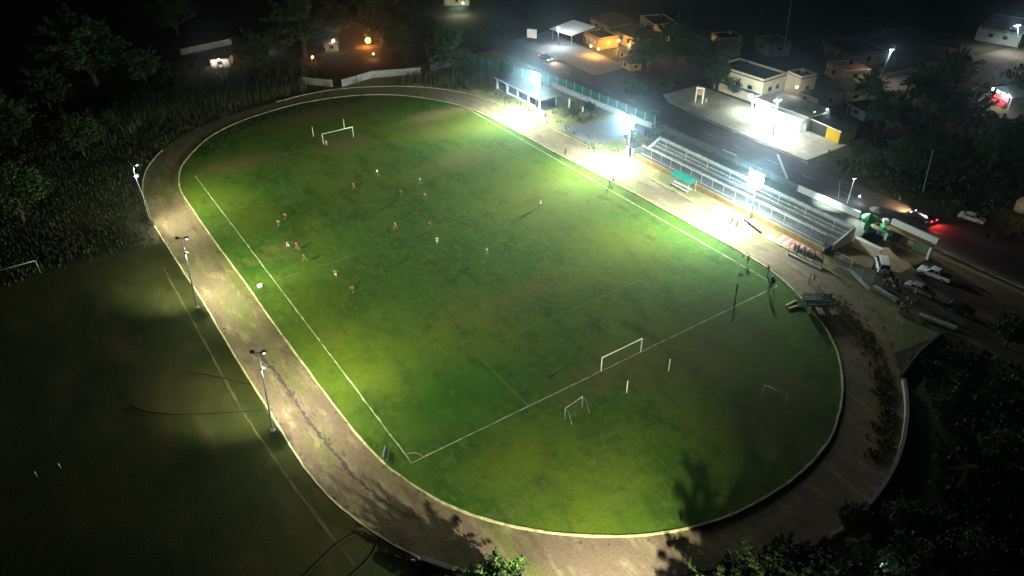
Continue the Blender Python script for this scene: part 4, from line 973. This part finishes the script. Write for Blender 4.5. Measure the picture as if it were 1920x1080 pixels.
o = empty('wall_lamp', G(1494, 163, 5), 0, 'warm lamp on the roof edge right of the cream upper room', 'wall lamp')
MB().ball((0, 0, 0), .3, 7, 5).build('globe', lampmat('soft_warm', (1, .75, .45), 12), o, True); MB().tube([(0, 0, 0), (.2, 0, -1.2)], .04, 5).build('bracket', M_dark, o)
light(None, 'POINT', G(1490, 165, 5.2) + Vector((-1, -1, 0)), None, 260, (1, .75, .45), .25)
# yellow shed with dark roof
r = empty('yellow_shed', (126.0, 33.6, 0), R(-6), 'dark roofed shed with one bright yellow gable wall', 'shed')
MB().box((0, 0, 1.45), (5, 8.5, 2.9)).build('wall', M_dark, r)
MB().box((-2.56, -2.4, 1.4), (.1, 3.7, 2.75)).build('painted_wall', M_yellow, r); MB().box((-.0, -4.3, 1.4), (4.9, .1, 2.7)).build('end_wall', mat('olive_wall', (.2, .2, .03), .9, .2, 1), r)
MB().box((0, 0, 3.0), (5.6, 9.2, .14)).build('roof', M_roof, r); MB().box((-2.85, 0, 3.0), (.08, 9.2, .2)).build('gutter', M_white, r)
light(None, 'SPOT', (120.5, 38, 4.5), (124.0, 31.5, 1.5), 1300, (1, .97, .8), .2, 90, .8)  # no lamp stands here: spot added to light the yellow wall
# standing sign, trees and bollards at the forecourt end
p = G(1310, 193); r = empty('shop_sign', p, R(25), 'tall white framed sign with a pinkish panel at the end of the forecourt', 'sign')
for s in (-.9, .9): MB().box((0, s, 2.0), (.25, .3, 4.0)).build('post', M_white, r)
MB().box((-.02, 0, 2.7), (.16, 1.5, 1.3)).build('panel', mat('pink_panel', (.55, .25, .2), .7, .4, 1.5), r); MB().box((0, 0, 3.8), (.3, 2.1, .5)).build('header', M_white, r)
light(None, 'SPOT', p + Vector((-3.5, -4.5, 3.0)), tuple(p + Vector((.5, 0, 2.2))), 1100, (.9, 1, .8), .2, 85, .8)  # fill spot added for the sign, no fixture built
for q, lab in (((1316, 195), 'left white bollard by the tall sign'), ((1324, 192), 'right white bollard by the tall sign')):
    p = G(*q); r = empty('bollard', p, 0, lab, 'bollard', 'white bollards by the sign'); MB().tube([(0, 0, 0), (0, 0, .9)], [.16, .14], 8).build('shaft', M_white, r); MB().ball((0, 0, .92), .15, 8, 5).build('cap', M_white, r)
# station with canopy, billboard, orange houses
r = empty('forecourt_canopy', (124, 127, 0), R(5), 'broad pale canopy roof lit from a pole lamp beside the far road', 'canopy')
b = MB(); b.hexa([(-5, -5, 3.3), (5, -5, 4.3), (5, 5, 4.3), (-5, 5, 3.3), (-5, -5, 3.5), (5, -5, 4.5), (5, 5, 4.5), (-5, 5, 3.5)]); b.build('roof', M_white, r)
for x in (-4.3, 4.3):
    for y in (-4.3, 4.3): MB().tube([(x, y, 0), (x, y, 3.4 if x < 0 else 4.3)], .12, 6).build('column', M_galv, r)
light(None, 'SPOT', (115.5, 123.5, 8.5), (124.5, 127, 3.8), 5200, (.88, .95, 1), .3, 80, .8)
p = G(997, 82); r = empty('billboard', p, R(35), 'blank white billboard left of the pale canopy', 'billboard')
MB().box((0, 0, 3.1), (.25, 3.1, 2.6)).build('panel', M_white, r)
for s in (-1.3, 1.3): MB().tube([(.2, s, 0), (.2, s, 3.8)], .09, 6).build('post', M_dark, r)
light(None, 'SPOT', p + Vector((-6, -6, 4)), tuple(p + Vector((0, 0, 3.1))), 1100, (.9, .95, 1), .3, 60, .8)  # added light on the billboard, without a lamp of its own
def glow(q, z, watts, c=(1, .45, .12), off=(-2.5, -2.5, 0), lens=L_warm, rad=.3, label=None):
    p = G(*q, z); light(None, 'POINT', p + Vector(off) * .4, None, watts * 2.2, c, .2)
    o = empty('lamp_bulb', p, 0, label, 'lamp bulb', 'small lamps among the dark houses')
    MB().ball((0, 0, 0), rad, 7, 5).build('bulb', lens, o, True); MB().tube([(0, 0, rad * .8), (.1, 0, rad + .5)], .04, 5).build('cord', M_dark, o)
house((128.5, 118.5, 0), (7, 9), 3.0, R(-8), 'orange lit house front with pale shutters beside the canopy', M_orange, M_rust, 3, 1, .3, glassw=mat('curtain', (.5, .45, .2), .8, .2, 2))
house((137.5, 112.5, 0), (8, 11), 3.6, R(-8), 'yellow lit house with a glowing doorway and long roof edge', M_orange, M_rust, 2, 2, 0, slope=.6, over=.7)
house((150, 116, 0), (8, 11), 4.6, R(-20), 'upper house with tall dark window gaps in a tan wall', M_cream, M_roof, 3, 0, .3)
house((141, 128, 0), (9, 12), 3.4, R(-10), 'low rust roofed house behind the orange lit fronts', M_brick, M_rust, 2, 1, 0, slope=.8, over=.5)
house((126.5, 103, 0), (5, 6), 2.4, R(-10), 'low brick hut with dark teal roof below the orange houses', M_brick, mat('dark_teal_roof', (.02, .06, .06), .7, .3, 1), 1, 1, 0, slope=.3)
house((121, 96.5, 0), (3.5, 6), 2.0, R(-12), 'small pinkish shed at the roadside below the orange houses', M_orange, M_roof, 1, 1, 0, slope=.2)
glow((1108, 86), 2.4, 900, label='orange bulb on the shuttered house front beside the canopy'); glow((1122, 92), 2.2, 700, label='orange bulb lower on the shuttered house front')
glow((1160, 76), 3.0, 1300, (1, .62, .2), lens=L_warmw, label='brightest yellow bulb above the glowing doorway'); glow((1180, 82), 2.8, 700, (1, .6, .2), label='orange bulb right of the glowing doorway')
glow((1207, 80), 2.8, 420, label='orange bulb at the end of the long roof edge'); glow((1253, 72), 3.0, 900, rad=.6, lens=lampmat('fire_orange', (1, .5, .1), 25), label='orange bulb standing apart right of the houses')
light(None, 'SPOT', G(1215, 66, 6) + Vector((-7, -7, 0)), tuple(G(1215, 66, 4)), 800, (1, .75, .5), .4, 70, .9)  # fixtureless warm spot added to bring up the upper house
# scattered lights and huts in the dark trees, top left
for q, z, c, w_, ln_, rad, lab in [((690, 76), 1.5, (1, .28, .06), 1700, lampmat('fire', (1, .26, .05), 16), .9, 'large orange glow of a fire among the far trees'),
        ((457, 90), 2.2, (1, .35, .1), 180, lampmat('dim_orange', (1, .4, .15), 14), .35, 'dim orange lamp right of the lit hut'),
        ((503, 77), 3.0, (.8, .9, 1), 160, L_cold, .22, 'single white lamp among the far trees'), ((625, 76), 3.0, (.95, .9, .8), 260, lampmat('dull_white', (.9, .85, .75), 14), .4, 'whitish lamp above the two small orange glows'),
        ((586, 107), 1.5, (1, .3, .1), 140, lampmat('dim_orange', (1, .4, .15), 14), .35, 'small orange lamp just above the far block wall'), ((700, 101), 1.2, (1, .45, .2), 160, lampmat('dim_orange', (1, .4, .15), 14), .3, 'faint orange lamp below the large fire glow'),
        ((1390, 37), 3, (.8, .9, 1), 0, L_cold, .01, None)]:
    if lab: glow(q, z, w_, c, lens=ln_, rad=rad, label=lab)
def hut(q, s, h, rz, lab, wm, rm=M_rust):
    house(GZ(q), s, h, rz, lab, wm, rm, 1, 1, 0, slope=.4, over=.4)
hut((418, 122), (5, 5), 2.4, R(-30), 'small lit hut with reddish eaves in the top left scrub', M_wall)
glow((410, 112), 2.6, 420, (1, .8, .7), off=(-3, -3, 0), lens=lampmat('pinkish', (1, .6, .5), 12), rad=.3, label='pinkish lamp on the corner of the lit hut')
hut((622, 92), (4, 5), 2.2, R(-20), 'dim tan hut between the far trees', M_ochre)
house(GZ((858, 6)), (9, 7), 2.6, R(-35), 'pale yellow lit house at the top edge above the far tree', M_cream, M_rust, 2, 1, .2)
glow((868, 6), 3.0, 900, (.95, 1, .6), off=(-9, -9, 0), lens=lampmat('dull_white', (.9, .85, .75), 14), rad=.3, label='lamp in front of the pale yellow house at the top edge')
# dark town on the right
house((152.5, 90, 0), (7, 6), 5.2, R(-25), 'dim greenish gray block standing alone behind the forecourt trees', mat('olive_render', (.32, .34, .22), .9, .3, 1), M_roof, 1, 0, .3, 'building')
house((165, 83, 0), (7, 8), 3.6, R(-20), 'dark block with a pale roof corner beside the tall antenna', M_conc, M_roof, 1, 1, .2, 'building')
house((150, 47, 0), (6, 9), 3.0, R(-25), 'tan roofed porch building left of the corner street lamp', mat('tan_wall', (.4, .28, .16), .9, .3, 1), mat('tan_roof', (.2, .2, .2)), 2, 1, 0, slope=.3)
house((163, 56, 0), (8, 8), 3.2, R(-25), 'pale walled house with dark doorway under the corner street lamp', M_cream, M_brick, 1, 1, .2)
house((141, 49, 0), (9, 8), 3.0, R(-5), 'dark long roofed building behind the shop', M_conc, M_roof, 1, 1, 0, slope=.3)
house((180, 66, 0), (12, 14), 3.2, R(-20), 'low dark house behind the dirt lot', M_conc, M_roof, 2, 1, .2)
house((238, 52, 0), (12, 20), 3.6, R(-75), 'long building with white pillars at the far end of the side street', M_wall, M_concd, 5, 2, .3, 'building')
house((143, 36.5, 0), (6, 6), 2.4, R(-15), 'small dark shed behind the yellow walled shed', M_conc, M_roof, 1, 1, 0, slope=.2)
for (a, c, lab) in [((1540, 118), (1660, 62), 'left perimeter wall of the dirt lot'), ((1662, 62), (1800, 92), 'far perimeter wall of the dirt lot'), ((1660, 150), (1790, 112), 'low wall along the side street')]:
    a, c = G(*a), G(*c); wall_fence('lot_wall', [(a.x, a.y), (c.x, c.y)], 1.6, .2, M_concd, lab, 'wall')
glow((1653, 204), 1.5, 130, (.7, 1, .8), lens=lampmat('greenish', (.8, 1, .9), 60), rad=.32, label='small greenish white lamp in the dark trees right of the yellow shed')
glow((1551, 205), 3.6, 30, (.8, .95, 1), lens=L_cold, rad=.2, label='small white lamp above the yellow shed roof, right of two')
glow((1527, 211), 3.4, 40, (.8, .95, 1), lens=L_cold, rad=.2, label='small white lamp above the yellow shed roof, left of two')
glow((1572, 126), 3.0, 60, (.8, 1, .7), lens=lampmat('greenish', (.8, 1, .9), 60), rad=.25, label='greenish lamp under the tan roofed porch')
glow((1612, 368), 1.0, 60, (.8, .95, 1), lens=L_cold, rad=.16, label='small white lamp at road level right of the pale pole lamp')
# lit red stall at the right edge
p = G(1890, 196); r = empty('food_stall', p, R(-20), 'food stall with red banners and white lamps at the right edge', 'food stall')
M_redc = mat('red_banner', (.5, .03, .05), .7, .2, 1)
for x in (-3, 3):
    for y in (-3, 3): MB().tube([(x, y, 0), (x, y, 3.2)], .07, 5).build('pole', M_white, r)
b = MB(); b.hexa([(-3.4, -3.4, 3.1), (3.4, -3.4, 3.1), (3.4, 3.4, 3.5), (-3.4, 3.4, 3.5), (-3.4, -3.4, 3.2), (3.4, -3.4, 3.2), (3.4, 3.4, 3.6), (-3.4, 3.4, 3.6)]); b.build('canopy', M_white, r)
MB().box((-3.1, 0, 2.2), (.08, 4.6, 1.2)).build('banner', M_redc, r); MB().box((-3.2, .5, .6), (.6, 5, 1.1)).build('counter', M_redc, r)
for y in (-2.4, -.8, .8, 2.4): MB().ball((-3.6, y, 3.4), .28, 7, 5).build('bulb', L_cold, r, True)
light(r, 'POINT', (-4.2, -1.5, 3.0), None, 1500, (1, 1, .9), .3)
light(r, 'POINT', (-3.8, 3.5, 2.0), None, 700, (1, .95, .7), .3)
# round silo and clutter at the right edge by the road
p = G(1915, 400); r = empty('water_tank', p, 0, 'rounded pale water tank cut by the right edge', 'water tank')
b = MB(); b.tube([(0, 0, .5), (0, 0, 2.2), (0, 0, 2.9), (0, 0, 3.2)], [1.5, 1.5, 1.1, .3], 16); b.build('tank', mat('tan_tank', (.4, .33, .2), .8, .25, 1), r, True)
for a in range(4): MB().box((1.1 * math.cos(a * 1.57 + .8), 1.1 * math.sin(a * 1.57 + .8), .25), (.2, .2, .5)).build('leg', M_dark, r)
light(None, 'POINT', p + Vector((-4, -2, 3.5)), None, 130, (1, .8, .5), .3)  # unseen fill light added beside the tank

# ------------------------------------------------------------------ vegetation
def leafball(mb, c, rad, n, s, sq=.8, mi=0):
    for _ in range(n):
        while True:
            d = Vector((random.uniform(-1, 1), random.uniform(-1, 1), random.uniform(-1, 1)))
            if .25 < d.length < 1: break
        d = d.normalized() * (.45 + .55 * random.random() ** .6); p = Vector(c) + Vector((d.x * rad, d.y * rad, d.z * rad * sq))
        u = Vector((random.gauss(0, 1), random.gauss(0, 1), random.gauss(0, .6))).normalized(); v = u.cross(Vector((random.gauss(0, 1), random.gauss(0, 1), random.gauss(0, 1)))).normalized()
        a = s * random.uniform(.6, 1.4); mb.add([p - u * a, p + v * a * .45, p + u * a, p - v * a * .45], [(0, 1, 2, 3)], mi)
def crown_mesh(kind, seed):
    random.seed(seed); mb = MB(); tr = MB()
    tr.tube([(0, 0, 0), (.05, .02, 1.2), (-.05, .1, 2.4), (.1, 0, 3.6)], [.2, .16, .12, .05], 7)
    for k in range(9):
        a = k * 2.4 + random.random(); rr = random.uniform(.7, 1.7); z = random.uniform(2.2, 4.6); c = (rr * math.cos(a), rr * math.sin(a), z)
        tr.tube([(0, 0, 1.3 + .15 * k), (c[0] * .5, c[1] * .5, z * .75), c], [.08, .05, .02], 5)
        leafball(mb, c, random.uniform(.6, 1.15), 330, .17, .8, k % 2)
    leafball(mb, (0, 0, 4.5), 1.1, 260, .17, .8, 0)
    for k in range(26):      # sprigs that break the outline
        a = random.uniform(0, 6.28); el = random.uniform(-.2, 1.2); dv = Vector((math.cos(a) * math.cos(el), math.sin(a) * math.cos(el), math.sin(el))); p0 = Vector((0, 0, 3.3)) + dv * 1.6
        L = random.uniform(.7, 1.5); p1 = p0 + dv * L + Vector((0, 0, -.1)); tr.tube([p0 - dv * .6, p0, p1], [.03, .02, .008], 4)
        for j in range(5): leafball(mb, p0.lerp(p1, j / 4), .24 * (1.15 - j / 5), 11, .15, .8, k % 2)
    return mb, tr
TREES = {}
def tree(loc, size, label, kind='dark', group='dark trees around the ground', rz=None, sz=None):
    key = (kind, random.randrange(3))
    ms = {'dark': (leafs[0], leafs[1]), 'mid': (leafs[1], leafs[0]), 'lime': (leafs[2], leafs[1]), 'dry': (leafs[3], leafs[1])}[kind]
    st = random.getstate()
    if key not in TREES:
        mb, tr = crown_mesh(kind, 100 + hash(key[1]) + len(kind) * 7)
        c = mb.build('crown', list(ms)); t = tr.build('trunk', M_bark, None, True)
        TREES[key] = (c.data, t.data); bpy.data.objects.remove(c); bpy.data.objects.remove(t)
    random.setstate(st)
    r = empty('tree', loc, random.uniform(0, 6.28) if rz is None else rz, label, 'tree', group); s = size / 5.2
    for nm, d in (('crown', TREES[key][0]), ('trunk', TREES[key][1])):
        o = bpy.data.objects.new(nm, d); COL.objects.link(o); o.parent = r; o.scale = (s, s, sz or s)
    return r
def tq(q, z=0): p = G(*q, z); return (p.x, p.y, 0)
T = [((30, 380), 4.0, 13, 'large round tree at the left edge beside the practice field', 'mid'), ((165, 115), 7, 21, 'wide dark tree in the top left scrub', 'dark'),
     ((150, 270), 3, 11, 'tree on the scrub between the left edge and the track bend', 'mid'), ((565, 62), 7, 19, 'tall tree with a pale slim trunk behind the far block wall', 'mid'),
     ((205, 225), 2, 4.5, 'small tree right of the tree by the track bend', 'dark'), ((848, 120), 3, 12.5, 'leafy tree between the far block wall and the pavilion', 'mid'),
     ((715, 55), 5, 17, 'tall tree right of the large fire glow', 'dark'), ((630, 50), 5, 14, 'tree left of the large fire glow', 'dark'), ((480, 115), 3, 12, 'tree right of the lit hut', 'dark'),
     ((20, 250), 3, 13, 'dark tree at the left edge, second from the bottom', 'dark'), ((90, 190), 3, 12, 'dark tree below the wide top left tree', 'dark'), ((270, 140), 3, 11, 'dark tree left of the lit hut', 'dark'),
     ((760, 90), 4, 12, 'dark tree behind the long block wall, left of the leafy one', 'dark'), ((800, 75), 4, 12, 'dark tree touching the leafy tree by the pavilion', 'dark'), ((330, 50), 3, 15, 'dark tree above the pale far wall', 'dark'),
     ((1215, 118), 3, 13, 'dark tree across the road from the orange houses', 'dark'), ((1265, 105), 3, 14, 'dark tree right of the orange houses', 'dark'), ((1310, 118), 3, 12, 'dark tree left of the beige house', 'dark'),
     ((1348, 148), 3, 10, 'green lit tree right behind the tall sign', 'mid'), ((1250, 165), 1, 4, 'bushy tree with pale fence pieces by the road', 'dark'), ((1380, 158), 3, 5.5, 'green tree leaning on the beige house', 'mid'),
     ((1665, 240), 2, 12, 'dark tree right of the yellow shed', 'dark'), ((1740, 200), 2, 14, 'dark tree below the side street', 'dark'), ((1810, 250), 2, 13, 'dark tree left below the food stall', 'dark'), ((1690, 310), 2, 9, 'dark tree beyond the road near the bare pole', 'dark'),
     ((1860, 300), 2, 12, 'dark tree right of the bare roadside pole', 'dark'), ((1625, 185), 1, 8, 'dark tree around the small greenish lamp', 'dark'), ((1780, 160), 2, 12, 'dark tree under the side street bank', 'dark'), ((1900, 260), 2, 7, 'dark tree under the food stall', 'dark'), ((1610, 290), 1, 5, 'dark tree at the roadside right of the forecourt', 'dark'),
     ((1185, 172), 2, 6, 'dark bushy tree between road wall and middle stadium lamp', 'dark'), ((1075, 215), .8, 3.2, 'low shrubby tree beside the pavilion end', 'dry'), ((1105, 205), .8, 3, 'shrubby tree by the concrete pad', 'dark'),
     ((1770, 770), 1, 5, 'dark tree right of the curved low wall', 'dark'), ((1700, 985), 2, 6, 'dark tree at the bottom right beside the slanting lamp', 'dark'), ((1890, 640), 1, 6, 'dark tree at the right edge below the dark car', 'dark'), ((1870, 860), 1, 6, 'dark tree in the lower right corner field', 'dark'), ((1600, 980), 1, 4, 'dark tree outside the curved low wall at the bottom', 'dark')]
for q, z, s, lab, k in T:
    p = tq(q, z); tree((p[0], p[1], -.13 * s), s, lab, k)
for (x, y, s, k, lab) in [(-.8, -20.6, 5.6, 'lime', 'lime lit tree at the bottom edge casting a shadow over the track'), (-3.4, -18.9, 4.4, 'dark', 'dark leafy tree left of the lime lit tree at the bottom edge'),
(12.6, -38.0, 9.8, 'dark', 'tall dark tree just under the picture left of the shading tree'), (15.2, -35.2, 8.6, 'mid', 'leafy tree at the bottom edge that shades the dark right part of the track'), (18.2, -36.9, 10.5, 'dark', 'second dark tree right of the shading tree at the bottom'),
        (22.0, -39.2, 9.4, 'mid', 'green tree left of the slanting bottom lamp'), (6.5, -27.5, 2.2, 'mid', 'small bush top at the bottom centre edge'), (34, -42.5, 7.2, 'dark', 'dark tree right behind the slanting bottom lamp'), (26.5, -42, 7.5, 'dark', 'tall dark tree below the picture behind the green one'), (40, -45, 7, 'dark', 'farthest right dark tree of the bottom row')]:
    tree((x, y, -1.5 if s > 6.5 else -.4), s, lab, k)
def palm(loc, h, label):
    r = empty('palm', loc, 0, label, 'palm'); MB().tube([(0, 0, 0), (.1, 0, h * .5), (.05, .1, h)], [.16, .12, .1], 7).build('trunk', M_bark, r, True)
    mb = MB()
    for k in range(16):
        a = k * 2.4; L = random.uniform(1.5, 2.2); up = random.uniform(-.1, .9); prev = None
        for j in range(9):
            t = j / 8; d = Vector((math.cos(a), math.sin(a), 0)); p = Vector((.05, .1, h)) + d * L * t + Vector((0, 0, up * t * 1.6 - 1.5 * t * t)); sd = d.cross(Vector((0, 0, 1)))
            for s in (-1, 1):
                l = .42 * math.sin(math.pi * (t * .8 + .15)); mb.add([p, p + d * .1, p + sd * s * l + d * .2 + Vector((0, 0, -.12))], [(0, 1, 2)])
    mb.build('fronds', leafs[1], r)
palm((31.5, -38.2, 0), 3.2, 'palm with teal green fronds at the bottom edge, left of the lamp')
palm((24.8, -35.6, 0), 3.0, 'palm nearest the shading tree at the bottom edge')
palm((50, -39, 0), 3.0, 'palm in the dark field right of the curved wall')
palm((59, -32, 0), 3.0, 'palm farther up the dark field right of the curved wall')
# reeds and scrub (uncountable)
def blades(name, pts, h, m, kindlabel, nper=9, spread=.8, leaf=False):
    mb = MB()
    for x, y in pts:
        for _ in range(nper):
            px, py = x + random.gauss(0, spread), y + random.gauss(0, spread); hh = h * random.uniform(.5, 1.2); a = random.uniform(0, 6.28); wv = Vector((math.cos(a), math.sin(a), 0)) * random.uniform(.05, .13) * (2.5 if leaf else 1)
            lean = Vector((random.gauss(0, .2), random.gauss(0, .2), 1)) * hh; b = Vector((px, py, 0))
            mb.add([b - wv, b + wv, b + wv * .7 + lean * .6, b + lean, b - wv * .7 + lean * .6], [(0, 1, 2, 3, 4)], random.randrange(len(m)))
    o = mb.build(name, m); tag(o, kindlabel, 'vegetation', None, 'stuff'); return o
random.seed(3)
pts = []
for q0, q1, n, sp in [((175, 250), (330, 190), 150, 4), ((260, 215), (560, 172), 300, 4.5), ((330, 160), (560, 140), 160, 6), ((560, 176), (800, 156), 90, 1.5), ((800, 158), (900, 160), 90, 2.5)]:
    a, c = G(*q0), G(*q1)
    for _ in range(n): t = random.random(); pts.append((a.x + (c.x - a.x) * t + random.gauss(0, sp), a.y + (c.y - a.y) * t + random.gauss(0, sp)))
def outside(x, y, pad=1.5):
    cx, cy = 32.5, min(max(y, 6), 86); return math.hypot(x - cx, y - cy) > 44.3 + pad
pts = [p for p in pts if outside(*p)]
blades('reeds', pts, 2.3, [leafs[3], leafs[0]], 'tall dry reeds behind the far bend of the track', 12, .9)
pts = []
while len(pts) < 900:
    x, y = random.uniform(-45, 30), random.uniform(73, 175)
    if outside(x, y, 1) and random.random() < .9: pts.append((x, y))
blades('scrub', pts, .75, [leafs[0], leafs[0], leafs[3]], 'low dark scrub beyond the left bend', 34, 1.3)
pts = []
while len(pts) < 700:
    x, y = random.uniform(40, 100), random.uniform(-60, -24)
    if outside(x, y, 2) and not (76 < x < 97 and y > -34): pts.append((x, y))
blades('scrub', pts, .6, [leafs[0], leafs[1]], 'low dark scrub right of the curved wall', 9, 1.0, True)
pts = []
while len(pts) < 420:
    x, y = random.uniform(112, 240), random.uniform(-60, 33)
    if x > 131 or y < 24: pts.append((x, y))
blades('scrub', pts, .8, [leafs[0]], 'dark scrub across the road', 30, 2.2, True)
pts = [(random.uniform(82, 93), random.uniform(72, 83)) for _ in range(60)] + [(random.uniform(76.5, 80), random.uniform(52, 125)) for _ in range(60)] + [(random.uniform(85, 95), random.uniform(52, 60)) for _ in range(20)]
blades('weeds', pts, .8, [leafs[3], leafs[1]], 'rough weeds around the pavilion end', 9, .7)
# weeds on the dark bend of the track, tufts on the far infield
mb = MB(); random.seed(11)
for _ in range(520):
    a = R(random.uniform(-70, -18)); rr = random.gauss(39.4, .8); x, y = 32.5 + rr * math.cos(a) * 1.02, 6 + rr * math.sin(a)
    leafball(mb, (x, y, .12), random.uniform(.12, .4), 7, .16, .5)
tag(mb.build('weeds', [mat('yellow_weed', (.2, .17, .06), .9, .3, 2)]), 'yellowish weeds growing along the outer lane of the dark bend', 'vegetation', None, 'stuff')
mb = MB()
for _ in range(420):
    a = R(random.uniform(60, 150)); rr = random.uniform(30, 35); x, y = 32.5 + rr * math.cos(a), 88 + rr * math.sin(a) * .98
    leafball(mb, (x, y, .15), random.uniform(.15, .5), 8, .17, .5)
tag(mb.build('grass_tufts', [leafs[1]]), 'rough dark grass tufts along the far end of the infield', 'vegetation', None, 'stuff')

# grass creeping over the track edges
mb = MB(); random.seed(21)
for loop, off in ((IN, 1), (OUT, -1)):
    L = dens(loop, .9, True)
    for i in range(0, len(L) - 1):
        if random.random() < .55:
            x, y = L[i]; cx, cy = 32.5, min(max(y, 8), 86); dx, dy = x - cx, y - cy; l = math.hypot(dx, dy); o = off * abs(random.gauss(.1, .35))
            leafball(mb, (x + dx / l * o, y + dy / l * o, .08), random.uniform(.12, .42), 6, .13, .4, random.randrange(2))
tag(mb.build('edge_grass', [mat('edge_grass_green', (.07, .085, .02), .9, .4, 1), leafs[3]]), 'ragged grass creeping over the edges of the track', 'vegetation', None, 'stuff')

# ------------------------------------------------------------------ night haze lit by the lamps
mb = MB(); mb.box((75, 110, 49), (900, 900, 102))
m = bpy.data.materials.new('haze'); m.use_nodes = True; n = m.node_tree; n.nodes.remove(n.nodes['Principled BSDF'])
pv = n.nodes.new('ShaderNodeVolumePrincipled'); pv.inputs['Color'].default_value = (.6, .86, 1, 1); pv.inputs['Density'].default_value = .00038; pv.inputs['Anisotropy'].default_value = .96
n.links.new(pv.outputs[0], n.nodes['Material Output'].inputs['Volume'])
tag(mb.build('haze', m), kind='stuff')
